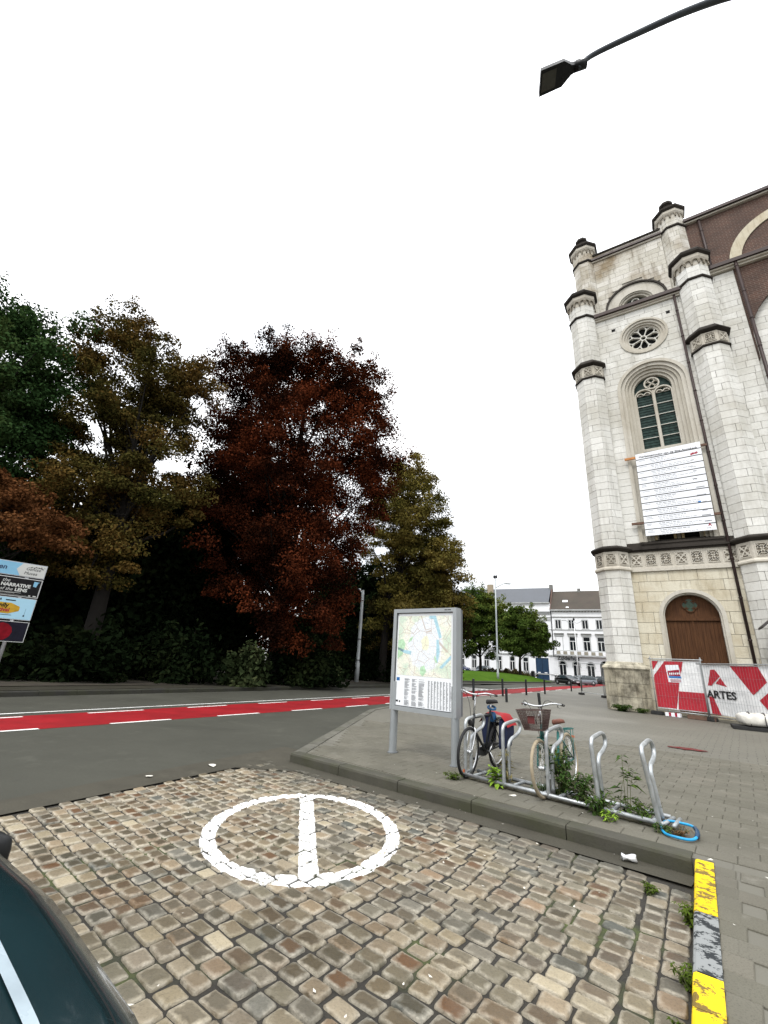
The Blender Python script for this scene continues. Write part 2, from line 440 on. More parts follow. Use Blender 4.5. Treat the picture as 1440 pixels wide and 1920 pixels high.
# ---- pavement
t = NT('paving_bed'); v = t.pos()
wv_ = t.n('ShaderNodeVectorMath', {0: t.n('ShaderNodeTexNoise', {'Vector': v, 'Scale': 1.6, 'Detail': 3}, out=1), 3: 0.10}, operation='SCALE')
mp = t.n('ShaderNodeMapping', {'Vector': t.n('ShaderNodeVectorMath', {0: v, 1: wv_}, operation='ADD'), 'Rotation': (0, 0, R(39.4))})
mort = t.mix(t.step(t.noise(v, 0.4, 4), 0.46, 0.56), (0.085, 0.08, 0.062), (0.022, 0.020, 0.015))
bk = t.n('ShaderNodeTexBrick', {'Vector': mp, 'Color1': (0.130, 0.124, 0.099), 'Color2': (0.116, 0.110, 0.088), 'Mortar': mort,
         'Scale': 1.0, 'Mortar Size': 0.008, 'Mortar Smooth': 0.3, 'Bias': 0.0, 'Brick Width': 0.32, 'Row Height': 0.22})
c = t.mix(t.step(t.noise(v, 0.35, 6), 0.3, 0.72), t.mix(0.35, bk, (0.085, 0.08, 0.065)), bk)
c = t.mix(t.math('MULTIPLY', t.step(t.noise(v, 0.18, 4), 0.55, 0.7), 0.5), c, (0.2, 0.19, 0.165))
t.bump(t.noise(v, 60, 3), 0.3, 0.004)
m_bed = t.out(c, 0.7)
m_mortar = M('paver_joint_dirt', (0.032, 0.028, 0.02), 0.95, 0, 0.4, 10, 0.3, objc=False)
pav_poly = [(C0 + YD * 8 + K * .07).to_tuple(), (C0 + K * .07 + KN * .08).to_tuple(), (TIP + KN * .1 + K * .1).to_tuple(), (0.02, 15.4), (1.3, 18.6), tp(30, 9.3), tp(60, 9.3), tp(110, 9.3), (260, 100), (260, -60), (20, -60)]
mb = MB(); mb.prism(pav_poly, -0.29, -0.012)
pav = tag(mb.build('pavement', m_bed), kind='structure')

t = NT('paving_slab'); v = t.pos(); r = t.rand()
c = t.ramp(r, [(0.0, (0.112, 0.106, 0.083)), (0.4, (0.120, 0.114, 0.090)), (0.75, (0.128, 0.121, 0.097)), (1.0, (0.140, 0.130, 0.104))])
c = t.mix(t.math('MULTIPLY', t.step(t.noise(v, 1.1, 6), 0.4, 0.7), 0.45), c, (0.07, 0.066, 0.052))
c = t.mix(t.step(t.noise(v, 90, 3, 0.7), 0.52, 0.72), c, (0.065, 0.06, 0.05))
c = t.mix(t.math('MULTIPLY', t.step(t.noise(v, 2.3, 6, 0.7), 0.6, 0.72), 0.5), c, (0.23, 0.22, 0.19))
t.bump(t.noise(v, 80, 4), 0.4, 0.004)
m_paver = t.out(c, t.n('ShaderNodeMapRange', {0: t.noise(v, 0.8, 4), 1: 0.35, 2: 0.65, 3: 0.6, 4: 0.9}), 0, 0.2)
def slab_mesh(w, d, name):
    mb = MB(); ch = 0.006
    for s_, z in ((1, -0.05), (1, -0.006), (0, 0)):
        e = 0 if s_ else ch
        mb.v += [(-w / 2 + e, -d / 2 + e, z), (w / 2 - e, -d / 2 + e, z), (w / 2 - e, d / 2 - e, z), (-w / 2 + e, d / 2 - e, z)]
    mb.f = [(4 * q + i, 4 * q + (i + 1) % 4, 4 * q + 4 + (i + 1) % 4, 4 * q + 4 + i) for q in range(2) for i in range(4)] + [(8, 9, 10, 11)]
    return mb.mesh(name, m_paver)
slabs = [slab_mesh(0.308, 0.2145, 'paver'), slab_mesh(0.15, 0.2145, 'paver')]
PV = Pieces('paver', slabs, m_paver, pav)
rK = math.atan2(K.y, K.x)
row = -40
for row in range(-26, 42):
    off = (row % 2) * 0.155 + rnd.uniform(-.012, .012)
    for col in range(-24, 32):
        a = col * 0.312 + off; b = row * 0.2185 + 0.11
        x, y = ab(a, b)
        if y < 1.2 or (Vector((x, y)).length > 12.5): continue
        # clip against the kerbs
        dk = b - 0.2                                          # front kerb strip
        yl = (Vector((x, y)) - C0); cross = YD.x * yl.y - YD.y * yl.x     # >0: pavement side
        if b > 0.0 and dk - 0.11 < 0: continue
        if b <= 0.2 and cross < 0.30: continue
        if not inside(pav_poly, x, y): continue
        fl = Vector((x, y)) - TIP; fd = Vector((1.21, 7.48)).normalized()
        if fl.x * fd.y - fl.y * fd.x < 0.38: continue
        mt = Matrix.Translation((x, y, rnd.uniform(-0.0025, 0.0025))) @ Matrix.Rotation(rK + rnd.uniform(-.006, .006), 4, 'Z') @ Matrix.Rotation(rnd.uniform(-.006, .006), 4, 'X')
        PV.add(0, mt, 0.065)
    # half slabs against the yellow kerb
    b = row * 0.2185 + 0.11
    if b <= 0.1:
        base = C0 + YD * (-b / 0.998)
        q = base + K * 0.21
        PV.add(1, Matrix.Translation((q.x, q.y, 0)) @ Matrix.Rotation(rK, 4, 'Z'), 0.03)
PV.finish('far_pavers')

kb = tag(bpy.data.objects.new('bay_kerb', None), kind='structure'); COL.objects.link(kb)
kerb_row((TIP.to_tuple(), (C0 - K * 0.02).to_tuple()), KN, 0.2, 0.004, -0.3, m_kerb, kb, 1.05)
fd = Vector((1.21, 7.48)).normalized(); fn = Vector((fd.y, -fd.x))
kerb_row((TIP.to_tuple(), (-0.08, 15.4)), fn, 0.22, 0.003, -0.3, m_kerb2, kb, 1.0)
kerb_row(((-0.08, 15.4), (1.3, 18.6)), Vector((0.918, -0.396)), 0.22, 0.003, -0.3, m_kerb2, kb, 1.0)
YN = Vector((-YD.y, YD.x))
for i, (s0, s1, mm) in enumerate([(0.0, 1.12, m_yellow), (1.12, 1.92, m_blackk), (1.92, 2.26, m_yellow), (2.26, 3.0, m_yellow), (3.0, 4.0, m_blackk), (4.0, 5.0, m_yellow)]):
    kerb_row(((C0 + YD * s0).to_tuple(), (C0 + YD * s1).to_tuple()), -YN if YN.x < 0 else YN, 0.14, 0.012, -0.3, mm, kb, 2.0, jit=0.003)

# ---- cobbled parking bay
CEN = (-0.61, 5.12); E1 = (0.965, 0.145); E2 = (-0.145, 1.165)
det = E1[0] * E2[1] - E1[1] * E2[0]
I1 = (E2[1] / det, -E2[0] / det); I2 = (-E1[1] / det, E1[0] / det)
def paint_mask(t, wobble):
    p = t.n('ShaderNodeVectorMath', {0: t.pos(), 1: (CEN[0], CEN[1], 0)}, operation='SUBTRACT')
    wv = t.n('ShaderNodeTexNoise', {'Vector': p, 'Scale': 7, 'Detail': 3}, out=1)
    wv = t.n('ShaderNodeVectorMath', {0: wv, 1: (0.5, 0.5, 0.5)}, operation='SUBTRACT')
    wv = t.n('ShaderNodeVectorMath', {0: wv, 3: wobble}, operation='SCALE')
    p = t.n('ShaderNodeVectorMath', {0: p, 1: wv}, operation='ADD')
    a = t.n('ShaderNodeVectorMath', {0: p, 1: (*I1, 0)}, out=1, operation='DOT_PRODUCT')
    b = t.n('ShaderNodeVectorMath', {0: p, 1: (*I2, 0)}, out=1, operation='DOT_PRODUCT')
    rr = t.math('SQRT', t.math('ADD', t.math('MULTIPLY', a, a), t.math('MULTIPLY', b, b)))
    ring = t.math('LESS_THAN', t.math('ABSOLUTE', t.math('SUBTRACT', rr, 0.924)), 0.070)
    q = t.n('ShaderNodeVectorMath', {0: t.n('ShaderNodeVectorMath', {0: p, 1: (0.035, 0, 0)}, operation='SUBTRACT'), 1: (0.9876, 0.157, 0)}, out=1, operation='DOT_PRODUCT')
    bar = t.math('MULTIPLY', t.math('LESS_THAN', t.math('ABSOLUTE', q), 0.080), t.math('LESS_THAN', rr, 0.95))
    return t.math('MAXIMUM', ring, bar)
t = NT('cobblestone'); v = t.pos(); r = t.rand()
base = t.ramp(r, [(0.0, (0.12, 0.108, 0.075)), (0.10, (0.25, 0.205, 0.13)), (0.20, (0.095, 0.10, 0.088)), (0.32, (0.29, 0.225, 0.145)), (0.44, (0.075, 0.078, 0.066)),
                  (0.54, (0.18, 0.145, 0.10)), (0.66, (0.34, 0.29, 0.20)), (0.76, (0.115, 0.105, 0.072)), (0.88, (0.22, 0.15, 0.09)), (1.0, (0.19, 0.175, 0.135))])
at = t.n('ShaderNodeAttribute', attribute_name='wear', out=0)
edge = t.step(t.math('ADD', at, t.math('MULTIPLY', t.math('SUBTRACT', t.noise(v, 22, 4), 0.5), 0.9)), 0.25, 0.85)
r2 = t.math('FRACT', t.math('MULTIPLY', r, 13.7))
patch = t.step(t.noise(v, 0.55, 3), 0.36, 0.52)
dirt = t.mix(patch, (0.050, 0.048, 0.037), t.ramp(r2, [(0.0, (0.058, 0.034, 0.013)), (0.5, (0.075, 0.047, 0.019)), (0.8, (0.042, 0.036, 0.02)), (1.0, (0.10, 0.045, 0.015))]))
amt = t.math('MULTIPLY', t.math('SUBTRACT', 1.0, edge), t.step(r2, 0.05, 0.75))
amt = t.math('MULTIPLY', amt, t.n('ShaderNodeMapRange', {0: patch, 3: 0.55, 4: 0.95}))
c = t.mix(amt, base, dirt)
c = t.mix(t.math('MULTIPLY', t.math('MULTIPLY', edge, 0.68), t.step(t.noise(v, 9, 4), 0.36, 0.60)), c, (0.48, 0.44, 0.36))
gut = t.n('ShaderNodeVectorMath', {0: v, 1: (KN.x, KN.y, 0)}, out=1, operation='DOT_PRODUCT')     # grime along the kerb gutter
gd = t.math('MULTIPLY', t.step(t.math('ADD', gut, t.math('MULTIPLY', t.math('SUBTRACT', t.noise(v, 1.5, 5), 0.5), 1.6)), 4.35, 5.0), 0.62)
c = t.mix(gd, c, (0.058, 0.060, 0.052))
c = t.mix(t.step(t.noise(v, 70, 4, 0.75), 0.5, 0.78), c, t.mix(0.55, c, (0.03, 0.03, 0.025)))
pm = t.math('MULTIPLY', paint_mask(t, 0.035), t.step(t.math('ADD', t.noise(v, 34, 5, 0.75), t.math('MULTIPLY', t.noise(v, 2.0, 3), 0.35)), 0.80, 0.73))
c = t.mix(pm, c, (0.86, 0.86, 0.85))
t.bump(t.math('ADD', t.noise(v, 55, 5, 0.65), t.math('MULTIPLY', t.noise(v, 14, 3), 1.2)), 0.6, 0.012)
rough = t.n('ShaderNodeMapRange', {0: t.noise(v, 2.5, 4), 1: 0.35, 2: 0.65, 3: 0.42, 4: 0.75})
m_cob = t.out(c, t.mix(pm, rough, 0.6), 0, 0.35)

t = NT('cobble_joint'); v = t.pos()
c = t.ramp(t.noise(v, 14, 5, 0.7), [(0.3, (0.008, 0.007, 0.005)), (0.7, (0.024, 0.020, 0.013))])
c = t.mix(t.step(t.noise(v, 0.85, 4), 0.54, 0.66), c, t.ramp(t.noise(v, 30, 3), [(0.3, (0.03, 0.045, 0.008)), (0.7, (0.07, 0.09, 0.015))]))
t.bump(t.noise(v, 60, 4), 0.8, 0.015)
m_cjoint = t.out(c, 0.75)
bay = sheet('parking_bay', [tp(-12, -0.5), tp(6.6, -0.5), tp(6.6, 5.95), tp(-12, 5.6)], ZR - 0.016, m_cjoint)
sheet('gutter', [(TIP - KN * 0.005).to_tuple(), (C0 - KN * 0.005).to_tuple(), (C0 - KN * 0.27 + K * -0.02).to_tuple(), (TIP - KN * 0.34 - K * 0.35).to_tuple(), (TIP - K * .5 + KN * .1).to_tuple()], ZR + 0.0045, m_asph_old)

def cobble_mesh(seed):
    rr = random.Random(seed); n = 10; mb = MB()
    outl = []; n = 12
    for qx, qy in ((1, -1), (1, 1), (-1, 1), (-1, -1)):
        c1, c2 = rr.uniform(.06, .17), rr.uniform(.06, .17); mx_, my_ = .5 * rr.uniform(.93, 1.03), .5 * rr.uniform(.93, 1.03)
        tri = [(qx * (mx_ - c1), qy * my_), (qx * (mx_ - c1 * .3), qy * (my_ - c2 * .3)), (qx * mx_, qy * (my_ - c2))]
        outl += tri if qx * qy < 0 else tri[::-1]
    for s_, z in ((0.98, -0.09), (1.0, -0.018), (0.965, -0.005), (0.84, 0.0), (0.45, 0.002)):
        mb.v += [(x * s_, y * s_, z + rr.uniform(-.003, .003) * (s_ < .99)) for x, y in outl]
    mb.v.append((0, 0, 0.003))
    for q in range(4): mb.f += [(q * n + i, q * n + (i + 1) % n, (q + 1) * n + (i + 1) % n, (q + 1) * n + i) for i in range(n)]
    mb.f += [(4 * n + i, 4 * n + (i + 1) % n, 5 * n) for i in range(n)]
    me = mb.mesh('cobblestone', m_cob, True)
    ca = me.color_attributes.new('wear', 'FLOAT_COLOR', 'POINT')
    vals = []
    for i in range(len(mb.v)):
        q = i // n; w = (1, 1, 0.95, 0.55, 0.1, 0)[q]; vals += [w, w, w, 1]
    ca.data.foreach_set('color', vals); return me
cobs = [cobble_mesh(s_) for s_ in range(10)]
CB = Pieces('cobblestone', cobs, m_cob, bay)
def cobble(x, y, l, w, rot):
    mt = Matrix.Translation((x, y, ZR + rnd.uniform(-0.008, 0.006))) @ Matrix.Rotation(rot + rnd.uniform(-.05, .05), 4, 'Z') @ Matrix.Rotation(rnd.gauss(0, .025), 4, 'X') @ Matrix.Rotation(rnd.gauss(0, .025), 4, 'Y') @ Matrix.Diagonal((l, w, 1, 1))
    CB.add(rnd.randrange(10), mt, l * w)
b = -0.29
rowi = 0
while b > -6.6:
    w = rnd.uniform(0.108, 0.130)
    a = (-0.322 - (b - w / 2) * (YD.x * KN.y - YD.y * KN.x)) / (YD.x * K.y - YD.y * K.x) + rnd.uniform(-.02, .0) - 0.0
    while a > -7.5:
        x, y = ab(a, b - w / 2)
        left = (Vector((x, y)).dot(EQ)) > 3.1
        l = rnd.uniform(0.115, 0.158) if left else rnd.uniform(0.14, 0.21)
        a -= l + rnd.uniform(0.010, 0.021)
        x, y = ab(a + l / 2, b - w / 2)
        P = Vector((x, y)); p = P.dot(EQ); rel = P - C0; cr = YD.x * rel.y - YD.y * rel.x     # cr<0 on the bay side
        if p > 5.72 or y < 0.6: continue
        cobble(x, y, l, w, rK)
    b -= w + rnd.uniform(0.010, 0.018); rowi += 1
for c_ in (0.105, 0.255):                                   # two border columns along the painted kerb
    s_ = 0.40
    while s_ < 5.2:
        l = rnd.uniform(0.115, 0.155)
        q = C0 + YD * (s_ + l / 2) - K * (c_ + 0.0)
        cobble(q.x, q.y, 0.142, l, math.atan2(YD.y, YD.x) + math.pi / 2); s_ += l + 0.02
CB.finish('remaining_cobbles')

# ================================================================== CHURCH
def stone_mat(name, stops, stain, stain_amt, sc=1.0, bump=0.35):
    t = NT(name); v = t.pos(); r = t.rand()
    c = t.ramp(r, stops)
    c = t.mix(t.math('MULTIPLY', t.step(t.noise(v, 0.35 * sc, 6, 0.65), 0.45, 0.68), stain_amt), c, stain)
    mp = t.n('ShaderNodeMapping', {'Vector': v, 'Scale': (2.2, 2.2, 0.25)})
    c = t.mix(t.math('MULTIPLY', t.step(t.noise(mp, 1.3 * sc, 5, 0.65), 0.52, 0.75), stain_amt * 0.8), c, tuple(x * 0.6 for x in stain))
    c = t.mix(t.math('MULTIPLY', t.step(t.noise(v, 9 * sc, 5, 0.7), 0.5, 0.75), 0.3), c, tuple(x * 0.75 for x in stain))
    t.bump(t.noise(v, 18, 5, 0.65), bump, 0.02)
    return t.out(c, 0.9, 0, 0.15)
m_stone = stone_mat('grey_ashlar', [(0.0, (0.60, 0.595, 0.555)), (0.35, (0.635, 0.63, 0.595)), (0.7, (0.66, 0.655, 0.62)), (1.0, (0.71, 0.705, 0.67))], (0.36, 0.335, 0.27), 0.5)
m_stone_up = stone_mat('stained_ashlar', [(0.0, (0.48, 0.46, 0.40)), (0.4, (0.55, 0.53, 0.47)), (1.0, (0.62, 0.60, 0.55))], (0.22, 0.165, 0.095), 0.9)
m_stone_ye = stone_mat('yellow_limestone', [(0.0, (0.53, 0.485, 0.375)), (0.4, (0.58, 0.54, 0.43)), (1.0, (0.64, 0.61, 0.51))], (0.40, 0.33, 0.215), 0.6, 2.4, 0.8)
m_plinth = stone_mat('plinth_limestone', [(0.0, (0.44, 0.40, 0.30)), (1.0, (0.58, 0.54, 0.43))], (0.05, 0.042, 0.03), 0.95, 2.2, 0.9)
m_carve = stone_mat('carved_stone', [(0.0, (0.50, 0.47, 0.41)), (1.0, (0.56, 0.53, 0.46))], (0.33, 0.28, 0.2), 0.35)
m_mould = stone_mat('window_moulding_stone', [(0.0, (0.46, 0.435, 0.375)), (1.0, (0.54, 0.515, 0.455))], (0.3, 0.26, 0.19), 0.5)
m_joint = M('mortar', (0.31, 0.29, 0.25), 0.95, 0, 0.25, 2.0, 0.2, objc=False)
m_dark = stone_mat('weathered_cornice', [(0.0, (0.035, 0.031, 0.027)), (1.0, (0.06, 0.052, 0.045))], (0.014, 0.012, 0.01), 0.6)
m_lead = M('dark_gutter_metal', (0.035, 0.022, 0.02), 0.5, 0.2, 0.3, 3)
m_glass = M('church_glass', (0.024, 0.046, 0.040), 0.35, 0, 0.5, 5.0, 0.15, spec=0.1, objc=False)
m_bar = M('glazing_bar_metal', (0.55, 0.54, 0.49), 0.5, 0, 0.1)
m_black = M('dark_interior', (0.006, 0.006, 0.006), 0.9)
t = NT('brickwork'); v = t.n('ShaderNodeMapping', {'Vector': t.obj(), 'Rotation': (R(90), 0, 0)})
bk = t.n('ShaderNodeTexBrick', {'Vector': v, 'Color1': (0.098, 0.044, 0.029), 'Color2': (0.064, 0.031, 0.022), 'Mortar': (0.155, 0.115, 0.09), 'Scale': 1.0,
         'Mortar Size': 0.016, 'Brick Width': 0.36, 'Row Height': 0.125, 'Bias': 0.1})
m_brick = t.out(t.mix(t.step(t.noise(t.pos(), 1.1, 6), 0.35, 0.7), bk, t.mix(0.5, bk, (0.025, 0.015, 0.012))), 0.9)

BP = (13.232, 22.027); FX = (0.833, -0.553)
ch = thing('church', 'pale stone church with octagonal corner turrets, rose window and tall arched window', 'church', (*BP, 0), FX)
cube = MB().box((0, 0, 0), (1, 1, 1)).mesh('stone_block', m_stone)
blocks = {}
def blk_set(key, mat):
    me = MB().box((0, 0, 0), (1, 1, 1)).mesh('stone_block', mat); blocks[key] = me
for k_, m_ in (('g', m_stone), ('u', m_stone_up), ('y', m_stone_ye), ('p', m_plinth)): blk_set(k_, m_)
all_blocks = []       # (key, matrix, area)
def block(key, c, sz, rz=0.0):
    all_blocks.append((key, Matrix.Translation(c) @ Matrix.Rotation(rz, 4, 'Z') @ Matrix.Diagonal((*sz, 1)), sz[0] * sz[2]))
def hole_arch(cu, zs, r, z0):
    def f(za, zb):
        if zb <= z0 or za >= zs + r: return None
        z = max(za, zs) if zb > zs else za
        d = z - zs
        w = r if d <= 0 else math.sqrt(max(0, r * r - d * d))
        return (cu - w, cu + w) if w > 0.02 else None
    return f
def hole_disc(cu, zc, r):
    def f(za, zb):
        d = 0 if za < zc < zb else min(abs(za - zc), abs(zb - zc))
        if d >= r: return None
        w = math.sqrt(r * r - d * d); return (cu - w, cu + w)
    return f
def hole_rect(u0, u1, z0, z1):
    return lambda za, zb: (u0, u1) if zb > z0 and za < z1 else None
def wall_blocks(key, u0, u1, z0, z1, y, hgt, ln, holes=(), gap=0.018):
    n = max(1, round((z1 - z0) / hgt)); h = (z1 - z0) / n
    for i in range(n):
        za, zb = z0 + i * h, z0 + (i + 1) * h
        spans = [(u0, u1)]
        for hf in holes:
            q = hf(za + .03, zb - .03)
            if q:
                new = []
                for a, b in spans:
                    if q[0] > a + .05: new.append((a, min(b, q[0])))
                    if q[1] < b - .05: new.append((max(a, q[1]), b))
                    if q[1] <= a or q[0] >= b:
                        if (a, b) not in new: new.append((a, b))
                spans = [s for s in set(new) if s[1] - s[0] > 0.06]
        for a, b in spans:
            x = a - (rnd.uniform(0.2, 0.8) * ln if b - a > ln else 0)
            while x < b - 0.02:
                l = rnd.uniform(0.75, 1.3) * ln if b - a > ln * 0.8 else b - a
                s, e = max(a, x), min(b, x + l)
                if b - e < 0.16: e = b
                if e - s > 0.07:
                    block(key, ((s + e) / 2, y + 0.03 - rnd.uniform(0, .006), (za + zb) / 2), (e - s - gap, 0.06, h - gap))
                    x = e
                else: x = x + l
def octa_blocks(key, cu, co, a, z0, z1, hgt, faces=(-180, -135, -90, -45, 0), gap=0.018):
    n = max(1, round((z1 - z0) / hgt)); h = (z1 - z0) / n; s = 2 * a * math.tan(math.pi / 8)
    for ph in faces:
        nx, ny = math.cos(R(ph)), math.sin(R(ph)); tx, ty = -ny, nx
        for i in range(n):
            zc = z0 + (i + .5) * h
            split = rnd.choice([None, None, 0.0, -0.12, 0.15]) if (i + ph // 45) % 2 else None
            for (p, q) in ([(-s / 2, s / 2)] if split is None else [(-s / 2, split), (split, s / 2)]):
                m = (p + q) / 2; d = a - 0.03 + 0.03 + rnd.uniform(0, .006) - 0.03
                block(key, (cu + nx * d + tx * m, co + ny * d + ty * m, zc), (q - p - gap, 0.06, h - gap), R(ph + 90))

# backing walls (mortar), openings left free by building them as strips round the openings
UC, UW = 2.49, 4.75
core = MB()
def wall_strip(mb, u0, u1, z0, z1, y0, y1): mb.b2(u0, u1, y0, y1, z0, z1)
wall_strip(core, -0.6, 1.15, 0, 6.85, 0.05, 0.9); wall_strip(core, 3.65, 5.4, 0, 6.85, 0.05, 0.9)
def lunette(mb, cu, zs, r, u0, u1, z1, y0, y1, n=16):
    """wall above a round arch: between the arch of radius r and the top z1"""
    pts = [(cu - r * math.cos(math.pi * i / n), zs + r * math.sin(math.pi * i / n)) for i in range(n + 1)]
    for i in range(n):
        (xa, za), (xb, zb) = pts[i], pts[i + 1]
        mb.add([(xa, y0, za), (xb, y0, zb), (xb, y0, z1), (xa, y0, z1), (xa, y1, za), (xb, y1, zb), (xb, y1, z1), (xa, y1, z1)],
               [(0, 1, 2, 3), (0, 4, 5, 1), (4, 7, 6, 5), (3, 2, 6, 7)])
    if u0 < cu - r: mb.b2(u0, cu - r, y0, y1, zs, z1)
    if u1 > cu + r: mb.b2(cu + r, u1, y0, y1, zs, z1)
lunette(core, 2.4, 4.45, 1.25, 1.15, 3.65, 6.85, 0.05, 0.9)
wall_strip(core, -0.6, 5.4, 6.85, 8.3, 0.05, 0.9)
wall_strip(core, -0.6, 0.75, 8.3, 17.8, 0.05, 0.9); wall_strip(core, 4.23, 5.4, 8.3, 17.8, 0.05, 0.9)
lunette(core, UC, 17.8, 1.74, 0.0, 4.95, 20.1, 0.05, 0.9)
# round the rose
zc, rr_ = 21.45, 1.2
for sgn in (1, -1):
    n = 16
    pts = [(UC - rr_ * math.cos(math.pi * i / n), zc + sgn * rr_ * math.sin(math.pi * i / n)) for i in range(n + 1)]
    zt = 23.6 if sgn > 0 else 20.1
    for i in range(n):
        (xa, za), (xb, zb) = pts[i], pts[i + 1]
        core.add([(xa, .05, za), (xb, .05, zb), (xb, .05, zt), (xa, .05, zt), (xa, .9, za), (xb, .9, zb)], [(0, 1, 2, 3), (0, 4, 5, 1)])
core.b2(0.0, UC - rr_, .05, .9, 20.1, 23.6); core.b2(UC + rr_, 4.95, .05, .9, 20.1, 23.6)
for (nm, mm, cu_, zs_, r_, z1_) in (('portal_spandrel', m_stone_ye, 2.4, 4.45, 1.22, 6.1), ('window_spandrel', m_stone, UC, 17.8, 1.68, 20.0)):
    q_ = MB(); lunette(q_, cu_, zs_, r_, cu_ - r_ - .05, cu_ + r_ + .05, z1_, .012, .048, 24); q_.build(nm, mm, ch)
q_ = MB(); q_.band(UC, 21.45, 1.19, .36, None, .012, .048, 40, True); q_.build('rose_spandrel', m_stone, ch)
# side walls, rear body
core.b2(-1.1, -0.5, 0.4, 16, 0, 24); core.b2(5.0, 24, 0.62, 1.2, 0, 24.4); core.b2(-1.0, 24, 15.5, 16, 0, 32)
core.b2(-0.6, 5.6, 0.9, 1.0, 23.2, 23.6)
core.build('wall_core', m_joint, ch)
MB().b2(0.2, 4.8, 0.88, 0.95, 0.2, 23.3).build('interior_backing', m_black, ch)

# ashlar skins
wall_blocks('y', 0.0, 4.75, 2.1, 6.75, 0.0, 0.52, 1.05, [hole_arch(2.4, 4.45, 1.28, 0)])
wall_blocks('y', 0.0, 4.75, 0.0, 2.1, 0.0, 0.52, 1.0, [hole_arch(2.4, 4.45, 1.28, 0)])
wall_blocks('g', 0.0, 4.75, 8.32, 23.5, 0.0, 0.42, 0.85, [hole_arch(UC, 17.8, 1.7, 8.3), hole_disc(UC, 21.45, 1.2)])

LT, RTt = (-0.72, 0.12), (5.45, 0.12)
for (cu, co), A in ((LT, 0.80), (RTt, 0.84)):
    mb = MB().octa((cu, co), [(A - .10, 0), (A - .10, 25.6)]); mb.build('turret_core', m_joint, ch)
    octa_blocks('p', cu, co, A + 0.17, 0, 1.85, 0.62)
    MB().octa((cu, co), [(A + .12, 0), (A + .12, 1.84)]).build('turret_plinth', m_plinth, ch)
    MB().octa((cu, co), [(A + .18, 1.84), (A + .24, 1.92), (A + .20, 2.02), (A + .10, 2.08), (A + .04, 2.2), (A - .03, 2.24)]).build('plinth_moulding', m_plinth, ch)
    octa_blocks('g', cu, co, A, 2.2, 6.78, 0.42)
    MB().octa((cu, co), [(A, 6.76), (A + .09, 6.82), (A + .09, 6.9), (A + .03, 6.98)]).build('string_course', m_carve, ch)
    MB().octa((cu, co), [(A + .0, 6.97), (A + .0, 7.8)]).build('frieze_band', m_carve, ch)
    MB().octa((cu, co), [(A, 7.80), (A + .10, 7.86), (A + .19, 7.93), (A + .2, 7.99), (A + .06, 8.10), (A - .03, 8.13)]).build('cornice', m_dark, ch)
    octa_blocks('g', cu, co, A - .02, 8.1, 18.95, 0.415)
    MB().octa((cu, co), [(A - .03, 18.93), (A + .06, 18.98), (A + .06, 19.06), (A, 19.1)]).build('string_course', m_dark, ch)
    MB().octa((cu, co), [(A - .01, 19.09), (A - .01, 19.86)]).build('frieze_band', m_carve, ch)
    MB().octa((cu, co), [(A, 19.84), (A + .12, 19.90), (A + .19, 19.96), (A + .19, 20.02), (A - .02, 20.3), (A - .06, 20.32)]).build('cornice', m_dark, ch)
    octa_blocks('g', cu, co, A - .06, 20.3, 23.8, 0.41)
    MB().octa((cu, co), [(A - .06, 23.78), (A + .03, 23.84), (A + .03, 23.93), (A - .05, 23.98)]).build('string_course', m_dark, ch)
    octa_blocks('g', cu, co, A - .06, 23.96, 24.8, 0.42)
    MB().octa((cu, co), [(A - .055, 24.8), (A - .055, 25.1), (A + .06, 25.35), (A + .07, 25.6)]).build('corbel_band', m_carve, ch)
    MB().octa((cu, co), [(A + .08, 25.55), (A + .2, 25.66), (A + .22, 25.8), (A + .1, 25.98), (A * .6, 26.35), (A * .45, 26.4)]).build('turret_cap', m_dark, ch)
MB().octa((5.62, 1.2), [(.5, 26), (.5, 26.8), (.2, 27.0)]).build('turret_cap', m_dark, ch)

# carved panels: frame with a diagonal cross of leaves
def carved_mesh(w, h):
    mb = MB(); f = 0.035
    mb.b2(-w / 2, w / 2, -.03, 0, h / 2 - f, h / 2); mb.b2(-w / 2, w / 2, -.03, 0, -h / 2, -h / 2 + f)
    mb.b2(-w / 2, -w / 2 + f, -.03, 0, -h / 2 + f, h / 2 - f); mb.b2(w / 2 - f, w / 2, -.03, 0, -h / 2 + f, h / 2 - f)
    for sx in (1, -1):
        for sz in (1, -1):
            d = Vector((sx * w, 0, sz * h)).normalized(); q = Vector((-d.z, 0, d.x)); l = 0.43 * math.hypot(w, h) - .02
            for (a, bq, wd) in ((0, l, .035), (l * .35, l * .75, .07), (l * .72, l, .06)):
                p0, p1 = d * a, d * bq
                pts = [p0 - q * wd * .5, (p0 + p1) / 2 - q * wd, p1 - q * wd * .3, p1 + q * wd * .3, (p0 + p1) / 2 + q * wd, p0 + q * wd * .5]
                mb.v += [(p.x, -.035, p.z) for p in pts] + [(p.x, 0, p.z) for p in pts]; o = len(mb.v) - 12
                mb.f += [tuple(o + i for i in range(6))] + [(o + i, o + 6 + i, o + 6 + (i + 1) % 6, o + (i + 1) % 6) for i in range(6)]
            mb.add([(d.x * l * .5 + q.x * .1 * s2 + dx, -.03, d.z * l * .5 + q.z * .1 * s2 + dz) for s2 in (1, -1) for dx, dz in ((-.03, 0), (0, -.03), (.03, 0), (0, .03))], [(0, 1, 2, 3), (4, 5, 6, 7)])
    return mb.mesh('carved_panel', m_carve)
cp = carved_mesh(0.5, 0.62); cps = carved_mesh(0.5, 0.58)
m_recess_shade = M('carving_shadow_stone', (0.16, 0.14, 0.11), 0.9, 0, 0.2)
recb = MB().b2(-.25, .25, -.006, .0, -.3, .3).mesh('painted_recess_shade', m_recess_shade)  # flat dark plate: shade behind the carving put into the stone colour
